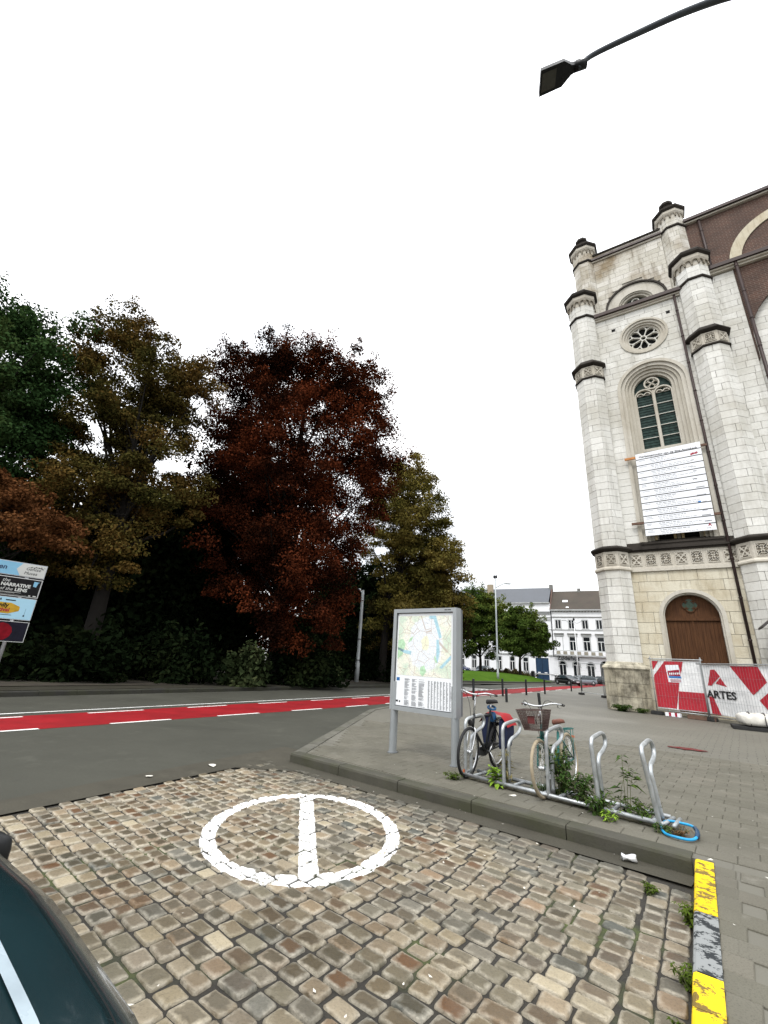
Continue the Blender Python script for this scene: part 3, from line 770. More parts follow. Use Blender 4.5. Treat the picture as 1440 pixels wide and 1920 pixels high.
for (cu, co), A in ((LT, 0.80), (RTt, 0.84)):
    for zc_, me in ((7.39, cp), (19.48, cps)):
        for ph in (-135, -90, -45, -180, 0):
            nx, ny = math.cos(R(ph)), math.sin(R(ph))
            mt = Matrix.Translation((cu + nx * (A - .0), co + ny * (A - .0), zc_)) @ Matrix.Rotation(R(ph + 90), 4, 'Z')
            o = put('carved_panel', me, ch, mt); put('painted_recess_shade', recb, o)
MB().b2(0.05, 4.7, -.02, .05, 6.75, 8.3).build('frieze_band', m_carve, ch)
mb = MB()
for z0_, z1_, y_ in ((6.76, 6.92, -.10), (6.92, 6.98, -.05)): mb.b2(0.05, 4.68, y_, -.02, z0_, z1_)
mb.build('string_course', m_carve, ch)
mb = MB()
for z0_, z1_, y_ in ((7.81, 7.9, -.1), (7.9, 7.99, -.2), (7.99, 8.06, -.14), (8.06, 8.3, -.05)): mb.b2(0.05, 4.68, y_, -.02, z0_, z1_)
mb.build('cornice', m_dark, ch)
for i in range(7):
    o = put('carved_panel', cp, ch, Matrix.Translation((0.42 + i * 0.655, -0.021, 7.38))); put('painted_recess_shade', recb, o)

# corbel arches under the turret caps
def corbels(cu, co, a, z, mat):
    mb = MB(); s = 2 * a * math.tan(math.pi / 8)
    for ph in (-180, -135, -90, -45, 0):
        mt = Matrix.Translation((cu, co, 0)) @ Matrix.Rotation(R(ph + 90), 4, 'Z')
        b = MB()
        for k in (-.25, .25): b.band(k * s, z, s * .17, .05, z - .12, -a - .05, -a + .02, 8)
        for k in (-.5, 0, .5): b.box((k * s, -a - .02, z - .17), (.07, .08, .12))
        mb.add(b.v, b.f, mt)
    return mb.build('corbel_arches', mat, ch)
m_corb = stone_mat('corbel_stone', [(0.0, (0.2, 0.18, 0.14)), (1.0, (0.26, 0.23, 0.19))], (0.1, 0.08, 0.06), 0.5)
corbels(*LT, .79, 25.05, m_corb); corbels(*RTt, .83, 25.05, m_corb)

# great window
def stepped_arch(cu, zs, steps, z0, mat, name):
    mb = MB()
    for r, w, y0, y1 in steps: mb.band(cu, zs, r, w, z0, y0, y1, 28)
    return mb.build(name, mat, ch)
stepped_arch(UC, 17.8, [(1.62, .18, -.05, .2), (1.42, .20, .06, .3), (1.27, .15, .16, .4), (1.10, .17, .28, .55), (.95, .15, .38, .7)], 8.35, m_mould, 'window_surround')
win = MB().disc(UC, 17.8, 0.97, 0.62, 8.4).build('window', m_glass, ch)
tr = MB(); y0, y1 = .42, .6
tr.b2(UC - .055, UC + .055, y0 - .03, y1, 8.4, 17.7)
for s_ in (-1, 1):
    cu = UC + s_ * .48
    tr.band(cu, 17.45, .40, .075, 8.4, y0, y1, 16)
    for q in (-.17, .17): tr.band(cu + q, 17.5, .13, .05, None, y0 + .02, y1, 10)
tr.band(UC, 18.22, .34, .07, None, y0, y1, 20, True)
for k in range(4):
    a_ = math.pi / 4 + k * math.pi / 2 + math.pi / 4
    tr.band(UC + .19 * math.cos(a_), 18.22 + .19 * math.sin(a_), .14, .035, None, y0 + .02, y1, 12, True)
tr.b2(UC - .95, UC + .95, y0 - .05, y1, 13.75, 13.92)
for s_ in (-1, 1): tr.band(UC + s_ * .48, 13.2, .36, .07, None, y0, y1, 12); tr.band(UC + s_ * .48, 13.2, .16, .05, None, y0, y1, 8)
tr.build('tracery', m_mould, win)
for s_ in (-1, 1):
    for k in range(5):
        MB().b2(UC + s_ * .48 - .4, UC + s_ * .48 + .4, .55, .6, 14.05 + k * .72 + .6, 14.05 + k * .72 + .635).build('glazing_bar', m_bar, win)
    mb = MB()
    for k in range(20): mb.b2(UC + s_ * .48 - .4, UC + s_ * .48 + .4, .60, .615, 14.0 + k * .175, 14.012 + k * .175)
    mb.build('lead_lines', m_black, win)
sill = MB(); sill.add([(.75, -.1, 8.3), (4.25, -.1, 8.3), (4.25, .6, 8.6), (.75, .6, 8.6), (.75, -.1, 8.2), (4.25, -.1, 8.2)], [(0, 1, 2, 3), (4, 5, 1, 0)])
sill.build('window_sill', m_dark, ch)
tim = M('new_timber', (0.55, 0.44, 0.25), 0.7)
for u in (1.48, 2.32, 2.66, 3.6): MB().b2(u - .06, u + .06, .30, .36, 8.5, 13.7).build('timber_stud', tim, ch)
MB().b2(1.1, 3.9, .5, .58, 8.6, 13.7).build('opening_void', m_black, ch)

# rose window
rose = MB().disc(UC, 21.45, .86, .45).build('rose_window', m_black, ch)
mb = MB()
for r, w, y0_, y1_ in ((1.16, .12, -.06, .2), (1.02, .14, .02, .3), (.90, .12, .12, .4), (.80, .1, .22, .5)): mb.band(UC, 21.45, r, w, None, y0_, y1_, 40, True)
mb.build('rose_surround', m_mould, rose)
mb = MB(); mb.band(UC, 21.45, .13, .06, None, .25, .42, 16, True)
for k in range(8):
    a_ = k * math.pi / 4 + math.pi / 8; ca, sa = math.cos(a_), math.sin(a_)
    m2 = Matrix.Translation((UC, 0, 21.45)) @ Matrix.Rotation(-a_, 4, 'Y')
    mb.box((.42, .33, 0), (.5, .14, .05), mt=m2)
    a2 = k * math.pi / 4
    mb.band(UC + .60 * math.cos(a2), 21.45 + .60 * math.sin(a2), .185, .05, None, .26, .42, 14, False, a2 - math.pi * .62, a2 + math.pi * .62)
mb.build('rose_tracery', m_bar, rose)
for u, z in ((.97, 22.5), (3.93, 22.6)): MB().b2(u - .1, u + .1, -.012, .045, z - .1, z + .1).build('putlog_hole', m_black, ch)

# portal
stepped_arch(2.4, 4.45, [(1.17, .17, -.06, .25), (1.1, .09, .06, .35)], 0.0, m_mould, 'door_surround')
t = NT('door_oak'); v = t.obj()
mp = t.n('ShaderNodeMapping', {'Vector': v, 'Scale': (9, 9, 0.6)})
c = t.ramp(t.noise(mp, 2.2, 6, 0.65), [(0.25, (0.035, 0.014, 0.006)), (0.6, (0.085, 0.037, 0.015)), (0.8, (0.12, 0.056, 0.024))])
m_oak = t.out(c, 0.65, 0, 0.15)
door = MB().disc(2.4, 4.45, 1.12, .40, 0.0).build('door', m_oak, ch)
for i in range(14):
    x0 = 1.3 + i * .157
    MB().b2(x0 + .006, x0 + .151, .36, .40, .12, 4.26).build('plank', m_oak, door)
mb = MB(); mb.b2(1.28, 3.52, .28, .38, 4.3, 4.42); mb.b2(1.28, 3.52, .31, .38, 4.42, 4.5); mb.b2(2.36, 2.44, .32, .38, .1, 4.3)
mb.build('door_transom', m_oak, door)
MB().disc(2.4, 4.5, 1.1, .385, 4.5).build('tympanum', m_oak, door)
mb = MB()
for k in range(4): mb.band(2.4 + .16 * math.cos(k * math.pi / 2), 5.06 + .16 * math.sin(k * math.pi / 2), .15, .05, None, .33, .386, 14, False, k * math.pi / 2 - 2.1, k * math.pi / 2 + 2.1)
mb.build('quatrefoil_frame', m_oak, door)
mb = MB()
for k in range(4): mb.disc(2.4 + .16 * math.cos(k * math.pi / 2), 5.06 + .16 * math.sin(k * math.pi / 2), .15, .377 - .0008 * k)
mb.build('quatrefoil_pane', M('green_pane', (0.03, 0.06, 0.035), .2), door)
MB().b2(1.1, 3.7, -.5, .5, 0, .12).build('door_step', m_plinth, ch)

# top cornice, gutter, lean-to roof, pipes
mb = MB(); mb.b2(0.0, 4.8, -.12, .9, 23.5, 23.62); mb.b2(0.0, 4.8, -.2, .9, 23.62, 23.72); mb.build('cornice', m_carve, ch)
MB().b2(0.0, 4.8, -.34, .5, 23.72, 23.95).build('gutter', m_lead, ch)
m_slate = M('roof_slate', (0.045, 0.045, 0.05), .6, 0, .3, 4)
MB().add([(-1, .3, 23.9), (5.3, .3, 23.9), (5.3, 3.1, 25.2), (-1, 3.1, 25.2)], [(0, 1, 2, 3)]).build('lean_to_roof', m_slate, ch)
def pipe(u, y, z0, z1, r=.065):
    p = MB().tube([(u, y, z0), (u, y, (z0 + z1) / 2), (u, y, z1)], r, 10).build('downpipe', m_lead, ch, True)
    z = z0 + 1.3
    while z < z1: MB().lathe([(r + .012, z - .04), (r + .02, z), (r + .012, z + .04)], (u, y, 0), 10).build('pipe_bracket', m_lead, p); z += 1.9
pipe(4.37, -.12, 0.2, 23.8)
pipe(7.5, .02, .2, 24.7, .085)

# upper tier, set back
Y2 = 3.0
wall = MB(); wall.b2(.2, 4.9, Y2 + .05, Y2 + .8, 24, 26.8); lunette(wall, 2.57, 26.7, 1.85, .2, 4.9, 32, Y2 + .05, Y2 + .8)
wall.b2(-.9, -.4, Y2 + .3, 14, 24, 32); wall.build('upper_wall_core', m_joint, ch)
wall_blocks('u', .3, 4.75, 24.6, 31.8, Y2, .42, .85, [hole_arch(2.57, 26.7, 1.85, 24)])
stepped_arch(2.57, 26.7, [(1.8, .12, Y2 - .07, Y2 + .2)], 24.8, m_dark, 'hood_mould')
stepped_arch(2.57, 26.7, [(1.1, .72, Y2 + .04, Y2 + .3), (1.0, .12, Y2 + .12, Y2 + .4), (.85, .16, Y2 + .22, Y2 + .5)], 24.8, m_mould, 'upper_window_surround')
MB().disc(2.57, 26.7, .88, Y2 + .48, 24.8).build('upper_window', m_glass, ch)
mb = MB()
for k in (-.45, 0, .45): mb.band(2.57 + k, 26.75, .16, .06, None, Y2 + .35, Y2 + .46, 12, True)
mb.band(2.57, 27.2, .2, .06, None, Y2 + .35, Y2 + .46, 12, True); mb.build('tracery', m_bar, ch)
mb = MB(); mb.b2(.2, 4.8, Y2 - .1, Y2 + .5, 31.8, 31.95); mb.build('cornice', m_carve, ch)
MB().b2(.2, 4.8, Y2 - .22, Y2 + .5, 31.95, 32.12).build('cornice', m_lead, ch)
MB().b2(.2, 4.8, Y2 + .1, Y2 + .5, 32.12, 32.6).build('parapet', m_stone_up, ch)
MB().b2(.2, 4.8, Y2 + .0, Y2 + .6, 32.6, 32.72).build('parapet_coping', m_dark, ch)
MB().tube([(2.6, Y2 + 2, 32), (2.6, Y2 + 2, 35.2)], .025, 6).build('lightning_rod', m_lead, ch)
MB().add([(.2, Y2 + .4, 32.6), (4.8, Y2 + .4, 32.6), (4.8, Y2 + 6, 34.5), (.2, Y2 + 6, 34.5)], [(0, 1, 2, 3)]).build('roof', m_slate, ch)
for cu in (-.36, 5.47):
    co, A = Y2 + .45, .76
    MB().octa((cu, co), [(A - .05, 23.5), (A - .05, 33.4)]).build('turret_core', m_joint, ch)
    octa_blocks('u', cu, co, A, 24.8, 31.95, .41)
    MB().octa((cu, co), [(A, 31.95), (A + .09, 32.02), (A + .09, 32.12), (A, 32.2)]).build('string_course', m_dark, ch)
    octa_blocks('u', cu, co, A, 32.18, 32.9, .36)
    MB().octa((cu, co), [(A, 32.88), (A, 33.1), (A + .12, 33.35), (A + .13, 33.6)]).build('corbel_band', m_carve, ch)
    corbels(cu, co, A + .02, 33.1, m_corb)
    MB().octa((cu, co), [(A + .14, 33.55), (A + .25, 33.68), (A + .26, 33.82), (A * .9, 34.05), (A * .45, 34.3)]).build('turret_cap', m_dark, ch)
    MB().octa((cu, co), [(.3, 34.2), (.3, 34.75), (.42, 34.85), (.42, 35.05), (.2, 35.2), (.1, 35.25)]).build('finial', m_dark, ch)

# nave: pale lower wall with a blind arch, brick spandrels, brick clerestory
wall_blocks('g', 6.1, 7.36, 2.2, 24.3, .28, .42, .7)
MB().b2(6.0, 7.38, .31, .62, 0, 24.4).build('pilaster_core', m_joint, ch)
wall_blocks('g', 7.36, 12.5, 2.2, 23.3, .55, .42, .9)
br = MB(); lunette(br, 11.05, 19.4, 3.6, 7.40, 20, 24.45, .30, .54, 28); br.b2(7.40, 7.46, .30, .54, 18, 19.4)
br.build('brick_spandrel', m_brick, ch)
mb = MB(); mb.b2(6.0, 24, .12, .7, 24.4, 24.52); mb.build('cornice', m_carve, ch)
MB().b2(6.0, 24, .0, .7, 24.52, 24.62).build('cornice', m_carve, ch)
MB().b2(6.0, 24, -.12, .7, 24.62, 24.85).build('gutter', m_lead, ch)
MB().add([(5.3, .3, 24.8), (24, .3, 24.8), (24, 3.4, 26.2), (5.3, 3.4, 26.2)], [(0, 1, 2, 3)]).build('aisle_roof', m_slate, ch)
MB().b2(6.2, 24, 3.3, 4, 25, 32.2).build('clerestory_wall', m_brick, ch)
MB().band(11.6, 27.4, 2.95, .62, None, 3.22, 3.3, 32).build('clerestory_arch', m_stone_ye, ch)
MB().b2(6.2, 24, 3.1, 4, 32.2, 32.32).build('cornice', m_carve, ch)
MB().b2(6.2, 24, 2.95, 4, 32.32, 32.55).build('gutter', m_lead, ch)
MB().add([(6, 3.4, 32.5), (24, 3.4, 32.5), (24, 8, 36), (6, 8, 36)], [(0, 1, 2, 3)]).build('nave_roof', m_slate, ch)
pipe(7.05, 3.2, 26, 32.2, .09)

# 300 largest blocks as objects, the others joined by stone
pmx = Matrix.Translation(ch.location) @ ch.rotation_euler.to_matrix().to_4x4()
def vis(it):
    d = (pmx @ it[1].translation) - CAMP; f = d.dot(cz)
    return it[2] / d.length_squared * (1 if f > 0 and abs(d.dot(cx)) / f < .93 and abs(d.dot(cy)) / f < 1.22 else .001)
order = sorted(all_blocks, key=lambda it: -vis(it))
for k_, mt, _ in order[:300]: put('stone_block', blocks[k_], ch, mt)
for key, mat_, nm in (('g', m_stone, 'upper_grey_blocks'), ('u', m_stone_up, 'upper_tier_blocks'), ('y', m_stone_ye, 'small_limestone_blocks'), ('p', m_plinth, 'small_plinth_blocks')):
    mb = MB(); src = blocks[key]; vs = [v.co.copy() for v in src.vertices]; fs = [tuple(p.vertices) for p in src.polygons]
    for k_, mt, _ in order[300:]:
        if k_ == key: mb.add(vs, fs, mt)
    if mb.v: tag(mb.build(nm, mat_, ch), kind='stuff')

# canopy corner at the right edge
cn = thing('site_canopy', 'grey pitched site canopy beside the church drainpipe at right edge', 'canopy', (*BP, 0), FX)
MB().add([(4.62, -1.0, 3.85), (6.6, -1.0, 5.6), (6.6, -2.2, 5.6), (4.62, -2.2, 3.85), (4.62, -1.0, 3.75), (6.6, -1.0, 5.5), (6.6, -2.2, 5.5), (4.62, -2.2, 3.75)],
         [(0, 3, 2, 1), (4, 5, 6, 7), (0, 4, 7, 3), (3, 7, 6, 2), (0, 1, 5, 4), (1, 2, 6, 5)]).build('roof_panel', M('canopy_edge', (.05, .045, .045), .6), cn)
MB().add([(4.75, -2.15, 3.8), (6.6, -2.15, 5.4), (6.6, -2.15, 3.8)], [(0, 1, 2)]).build('gable_panel', M('canopy_panel', (.5, .49, .48), .7), cn)
for x_ in (5.6, 6.5): MB().b2(x_ - .04, x_ + .04, -2.1, -2.0, 0, 3.9 + (x_ - 4.7) * .8).build('post', M('canopy_edge', (.05, .045, .045), .6), cn)

# ================================================================== THINGS ROUND THE CHURCH
m_panel = M('white_panel', (0.78, 0.80, 0.84), 0.45, 0, 0.03)
m_ink = M('black_ink', (0.02, 0.02, 0.022), 0.6)
m_greyink = M('grey_ink', (0.30, 0.31, 0.33), 0.6)
m_redink = M('red_ink', (0.30, 0.01, 0.03), 0.5, 0, .15, 4)
m_blueink = M('blue_ink', (0.03, 0.16, 0.42), 0.5)
m_rust = M('orange_timber', (0.45, 0.19, 0.06), 0.7)
m_brownt = M('brown_timber', (0.12, 0.07, 0.05), 0.8)
# ---- the project board on the great window: u 1.0..4.05, z 8.6..13.45 in the church frame, in front of the window
ib = thing('project_board', 'large white building project board with rows of text under the tall church window', 'sign', (BP[0], BP[1], 0), FX)
pl = [(1.02, 8.6), (4.02, 8.62), (4.08, 13.5), (1.10, 13.38)]
MB().plate(pl, -.30, -.26).build('panel', m_panel, ib)
def onp(a, b):      # 0..1 across, 0..1 down the board
    l = (pl[3][0] + (pl[0][0] - pl[3][0]) * b, pl[3][1] + (pl[0][1] - pl[3][1]) * b); r = (pl[2][0] + (pl[1][0] - pl[2][0]) * b, pl[2][1] + (pl[1][1] - pl[2][1]) * b)
    return (l[0] + (r[0] - l[0]) * a, l[1] + (r[1] - l[1]) * a)
def bar(a0, a1, b, h, mat, name='print', y=-.304, dy=0.003):
    p = [onp(a0, b + h / 2), onp(a1, b + h / 2), onp(a1, b - h / 2), onp(a0, b - h / 2)]
    return p
x_, z_ = onp(.05, .055); text('Herbestemming van de Sint-Annakerk', .17, x_, z_, -.304, m_ink, ib, bold=.004, shear=.12, xs=1.02)
lines = MB(); words = MB(); rr = random.Random(3)
for k in range(12):
    b = .075 + k * .0775
    lines.plate(bar(0.0, 1.0, b, .009, None), -.304, -.3005)
    for j in range(3):
        a = .22 + .01 * j; end = rr.uniform(.42, .86) if j else rr.uniform(.4, .7)
        while a < end:
            w = rr.uniform(.02, .07); words.plate(bar(a, min(a + w, end), b + .02 + j * .0185, .008 if j == 0 else .005, None), -.303, -.3005); a += w + .012
    for j in range(rr.randint(1, 2)): words.plate(bar(.04, rr.uniform(.1, .17), b + .02 + j * .016, .005, None), -.303, -.3005)
lines.build('row_line', m_ink, ib); tag(words.build('small_print', m_greyink, ib), kind='stuff')
def logo(txt, a, b, s, mat, **k):
    x, z = onp(a, b); text(txt, s, x, z, -.304, mat, ib, **k)
logo('one', .80, .285, .16, m_greyink); logo('VW', .80, .43, .12, m_ink, bold=.004, shear=.2); logo('A', .90, .955, .2, m_redink, bold=.008); logo('ARTES', .875, .98, .06, m_ink)
mb = MB(); mb.plate([onp(.83, .125), onp(.87, .112), onp(.90, .118), onp(.93, .108), onp(.95, .125), onp(.92, .133), onp(.93, .142), onp(.90, .132), onp(.86, .138), onp(.84, .145)], -.304, -.3005); mb.build('red_logo', m_redink, ib)
mb = MB()
for a, b, w in ((.82, .2, .05), (.83, .33, .05), (.83, .52, .12), (.82, .61, .13), (.88, .69, .06), (.86, .78, .07), (.84, .835, .12), (.86, .9, .1)): mb.plate(bar(a, a + w, b, .012, None), -.303, -.3005)
mb.build('partner_logo', m_greyink, ib)
mb = MB(); mb.plate(bar(.82, .86, .685, .022, None), -.303, -.3005); mb.plate(bar(.885, .93, .9, .006, None), -.303, -.3005); mb.build('blue_logo', m_blueink, ib)
for (u0, u1, z, mm) in ((.55, 1.12, 13.22, m_rust), (4.0, 4.35, 13.3, m_brownt), (.45, 1.1, 9.35, m_brownt), (3.95, 4.3, 9.45, m_brownt)):
    MB().b2(u0, u1, -.26, -.16, z - .06, z + .06).build('timber_batten', mm, ib)
for u in (1.3, 2.5, 3.8): MB().b2(u - .06, u + .06, -.26, .42, 8.9, 9.02).build('timber_bracket', m_brownt, ib)

# ---- site fences
m_galv = M('galvanised_steel', (0.42, 0.44, 0.45), 0.42, 0.75, .18, 12)
m_galvd = M('galvanised_dull', (0.30, 0.32, 0.33), 0.5, 0.6, .2, 9)
m_foot = M('fence_foot_rubber', (0.025, 0.025, 0.025), 0.9, 0, .3, 9, .3)
def chw(u, o, z=0.0):     # church frame -> world
    c_, s_ = FX; return (BP[0] + u * c_ - o * s_, BP[1] + u * s_ + o * c_, z)
def fence_panel(label, p0, p1, h, feet=(0, 1), group='site fence panels'):
    d = Vector(p1[:2]) - Vector(p0[:2]); L = d.length
    f = thing('fence_panel', label, 'fence', p0, (d.x, d.y), group=group)
    r_ = .05
    path = smooth_path([(0, 0, .14), (0, 0, h - r_), (r_ * .3, 0, h - r_ * .3), (r_, 0, h), (L - r_, 0, h), (L - r_ * .3, 0, h - r_ * .3), (L, 0, h - r_), (L, 0, .14)], 2)
    mb = MB().tube(path, .024, 8); mb.tube([(0, 0, .2), (L, 0, .2)], .018, 8); mb.build('frame', m_galv, f, True)
    w = MB(); x = .08
    while x < L - .03: w.box((x, 0, h / 2 + .1), (.005, .005, h - .22)); x += .12
    for k in range(5): w.box((L / 2, 0, .3 + k * (h - .35) / 4), (L, .005, .005))
    tag(w.build('wire_mesh', m_galvd, f), kind='stuff')
    for q in feet:
        MB().lathe([(.33, 0), (.34, .03), (.31, .13), (.28, .15)], (0, 0, 0), 4, a0=math.pi / 4).build('foot_block', m_foot, f).matrix_local = Matrix.Translation((q * L, 0, 0)) @ Matrix.Diagonal((1, .55, 1, 1))
    return f, L
PA, PB = chw(.42, -1.0), chw(2.32, -1.75); PC = chw(4.7, -4.9)
HF = 2.3
f1, L1 = fence_panel('grey site fence panel closest to the church plinth, behind the banner sheet with poster', PA, PB, HF + .1)
f2, L2 = fence_panel('grey site fence panel behind the ARTES lettering, running off the right edge', (PB[0] - .12, PB[1] - .1, 0), PC, HF - .06)
fx, Lx = fence_panel('grey site fence panel left of the church corner, near the far bollards', (16.6, 36.2, 0), (16.95, 33.3, 0), 2.35)
fy, Ly = fence_panel('grey site fence panel tucked behind the church corner turret', (17.0, 33.2, 0), (19.5, 34.5, 0), 2.35)
# banner sheets hung on the two panels
t = NT('banner_white'); v = t.obj()
t.bump(t.noise(v, 3.0, 4), 0.7, 0.05)
m_ban = t.out(t.ramp(t.noise(v, 2, 4), [(.3, (.70, .71, .72)), (.7, (.82, .82, .82))]), .55)
t = NT('banner_red'); v = t.obj()
t.bump(t.noise(v, 3.0, 4), 0.7, 0.05)
m_banr = t.out(t.ramp(t.noise(v, 1.6, 4), [(.3, (.34, .008, .02)), (.7, (.47, .018, .035))]), .5)
def banner(label, base, p1, L, h0, h1):
    d = Vector(p1[:2]) - Vector(base[:2])
    nn_ = Vector((-d.y, d.x)).normalized() * .08
    b = thing('banner', label, 'banner', (base[0] + nn_.x, base[1] + nn_.y, 0), (d.x, d.y), group='ARTES banner sheets')
    nx_, nz_ = 40, 14; V = []; F = []
    for j in range(nz_ + 1):
        for i in range(nx_ + 1):
            x = .04 + (L - .08) * i / nx_; z = h0 + (h1 - h0) * j / nz_
            V.append((x, -.04 + .008 * math.sin(x * 7 + z * 3), z))
    for j in range(nz_):
        for i in range(nx_): a = j * (nx_ + 1) + i; F.append((a, a + 1, a + nx_ + 2, a + nx_ + 1))
    mb = MB(); mb.v, mb.f = V, F; mb.build('sheet', m_ban, b, True); return b
b1 = banner('white and red banner sheet with a small poster, on the fence by the church plinth', PA, PB, L1, .28, HF + .04)
b2_ = banner('white and red banner sheet with ARTES lettering at the right edge', (PB[0] - .12, PB[1] - .1, 0), PC, L2, .28, HF - .1)
def shape(parent, pts, mat, y=-.053, name='print'): return MB().plate(pts, y, y + .003).build(name, mat, parent)
h0, h1 = .3, HF + .02
def bx1(px, py): return (.04 + (L1 - .08) * (px - 570) / 420, h1 - (h1 - h0) * (py - 1035) / 400)
shape(b1, [bx1(571, 1037), bx1(632, 1037), bx1(578, 1112), bx1(571, 1112)], m_banr)
shape(b1, [bx1(571, 1190), bx1(578, 1160), bx1(690, 1037), bx1(850, 1037), bx1(790, 1225), bx1(735, 1430), bx1(571, 1430)], m_banr)
shape(b1, [bx1(775, 1285), bx1(988, 1285), bx1(988, 1432), bx1(750, 1432)], m_banr)
po = shape(b1, [bx1(700, 1215), bx1(822, 1212), bx1(808, 1065), bx1(692, 1070)], m_panel, -.060, 'poster')
shape(po, [bx1(708, 1160), bx1(814, 1160), bx1(806, 1105), bx1(703, 1120)], m_redink, -.064)
shape(po, [bx1(712, 1180), bx1(818, 1178), bx1(814, 1160), bx1(708, 1162)], m_blueink, -.0642)
for k in range(6):
    cx_, cz_ = bx1(722 + k * 16.5, 1143 - k * 1.2); MB().plate([(cx_ + .028 * math.cos(a * math.pi / 5), cz_ + .05 * math.sin(a * math.pi / 5)) for a in range(10)], -.068, -.0652).build('pictogram', m_panel, po)
mb = MB()
for k in range(4): mb.plate([bx1(718, 1192 + k * 6), bx1(812, 1190 + k * 6), bx1(812, 1187 + k * 6), bx1(718, 1189 + k * 6)], -.063, -.0605)
mb.build('print', m_redink, po)
def bx2(px, py):
    t_ = (px - 905) / (1440 - 905); return (.04 + 3.02 * t_ * (1 - .08 * (1 - t_)), HF - .12 - (HF - .4) * (py - 1055 - 10 * t_) / (375 + 60 * t_))
shape(b2_, [bx2(935, 1215), bx2(985, 1090), bx2(1025, 1090), bx2(1062, 1145), bx2(985, 1200), bx2(975, 1215)], m_banr)
shape(b2_, [bx2(1062, 1155), bx2(1105, 1228), bx2(1010, 1200)], m_banr)
shape(b2_, [bx2(1160, 1062), bx2(1365, 1066), bx2(1405, 1190), bx2(1295, 1290)], m_banr)
shape(b2_, [bx2(1330, 1330), bx2(1420, 1250), bx2(1470, 1300), bx2(1470, 1470), bx2(1400, 1450)], m_banr)
shape(b2_, [bx2(925, 1300), bx2(965, 1300), bx2(1012, 1445), bx2(930, 1430)], m_banr)
p_ = bx2(916, 1305); q_ = bx2(1190, 1320)
text('ARTES', .40, p_[0] - .02, p_[1], -.062, m_ink, b2_, bold=.013, shear=.05, xs=(q_[0] - p_[0]) / 1.22)
# dark timber beams under the fence
for i, (a_, b_, lab) in enumerate([(.25, .8, 'white striped plastic barrier base under the banner with poster'), (1.05, 2.0, 'dark timber beam lying under the fence joint')]):
    pa, pb = chw(.5 + a_, -1.3 - .35 * a_), chw(.5 + b_, -1.3 - .35 * b_)
    d = Vector(pb[:2]) - Vector(pa[:2])
    o = thing('timber_beam' if i else 'barrier_base', lab, 'beam' if i else 'barrier', pa, (d.x, d.y))
    MB().b2(0, d.length, -.09, .09, 0, .15).build('beam', m_brownt if i else m_panel, o)
    if not i: 
        for k in range(2): MB().b2(d.length * (.25 + .4 * k), d.length * (.4 + .4 * k), -.095, .095, .01, .156).build('stripe', m_redink, o)
# big bag of rubble with straps, lying in front of the fence at the right edge
def pillow(mb, c, sx, sy, sz, rz, seed, n=14, m=7, fl=.55):
    r0 = random.Random(seed); ph = [r0.uniform(0, 6) for _ in range(6)]; o = len(mb.v)
    for j in range(m + 1):
        tv = math.pi * j / m - math.pi / 2
        for i in range(n):
            a = 2 * math.pi * i / n; e = .55
            f_ = lambda q: math.copysign(abs(q) ** e, q)
            k = 1 + .05 * math.sin(3 * a + ph[0]) + .04 * math.sin(5 * a + ph[1] + tv * 2)
            x, y, z = f_(math.cos(a)) * math.cos(tv) ** .6 * k * sx, f_(math.sin(a)) * math.cos(tv) ** .6 * k * sy, (f_(math.sin(tv)) + 1) * .5 * sz * (1 + .08 * math.sin(4 * a + ph[2]))
            X = x * math.cos(rz) - y * math.sin(rz); Y = x * math.sin(rz) + y * math.cos(rz)
            mb.v.append((c[0] + X, c[1] + Y, c[2] + max(z, 0)))
    for j in range(m):
        for i in range(n): mb.f.append((o + j * n + i, o + j * n + (i + 1) % n, o + (j + 1) * n + (i + 1) % n, o + (j + 1) * n + i))
m_sack = M('sack_fabric', (.62, .60, .55), .8, 0, .2, 5, .5)
sx_, sy_, _ = chw(3.55, -4.2)
bag = thing('rubble_bag', 'white woven rubble bag with dark straps in front of the ARTES banner', 'bag', (sx_, sy_, 0), FX)
mb = MB(); pillow(mb, (0, 0, .12), .55, .45, .42, .2, 4); mb.build('sack', m_sack, bag, True)
for k in (-.22, .2): MB().tube(smooth_path([(k, -.44, .16), (k, -.42, .4), (k + .02, -.2, .56), (k, .1, .57), (k, .38, .45)], 5), .016, 6).build('strap', m_ink, bag)
MB().b2(-.75, .75, -.5, .5, 0, .11).build('pallet_base', m_foot, bag)
# fallen slab by the fence
# ================================================================== MAP BOARD
m_alu = M('grey_painted_aluminium', (0.30, 0.32, 0.33), 0.42, 0.25, .06, 3)
m_alud = M('dark_grey_frame', (0.16, 0.17, 0.18), 0.5, .2, .06, 3)  # darker grey for the post feet and rear frame bars
mp_ = thing('map_board', 'grey framed city map board on two posts behind the bicycles', 'sign', (0.40, 8.49, 0), (K.x, K.y))
for x in (0.0, 1.26):
    mb = MB(); prof = []
    for i in range(12):
        a = 2 * math.pi * i / 12; prof.append((x + .062 * math.cos(a), .03 + .085 * math.sin(a)))
    mb.prism(prof, -.01, 1.18); mb.build('post', m_alu, mp_, True, 40)
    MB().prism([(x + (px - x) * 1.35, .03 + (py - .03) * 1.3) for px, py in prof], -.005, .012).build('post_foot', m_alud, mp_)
X0, X1, Z0, Z1 = -.06, 1.32, .70, 2.49
mb = MB(); w = .07
mb.b2(X0, X1, -.05, .12, Z1 - w, Z1); mb.b2(X0, X1, -.05, .12, Z0, Z0 + w); mb.b2(X0, X0 + w, -.05, .12, Z0 + w, Z1 - w); mb.b2(X1 - w, X1, -.05, .12, Z0 + w, Z1 - w)
mb.b2(X0 + w, X1 - w, .0, .08, Z0 + w, Z1 - w); mb.build('frame', m_alu, mp_)
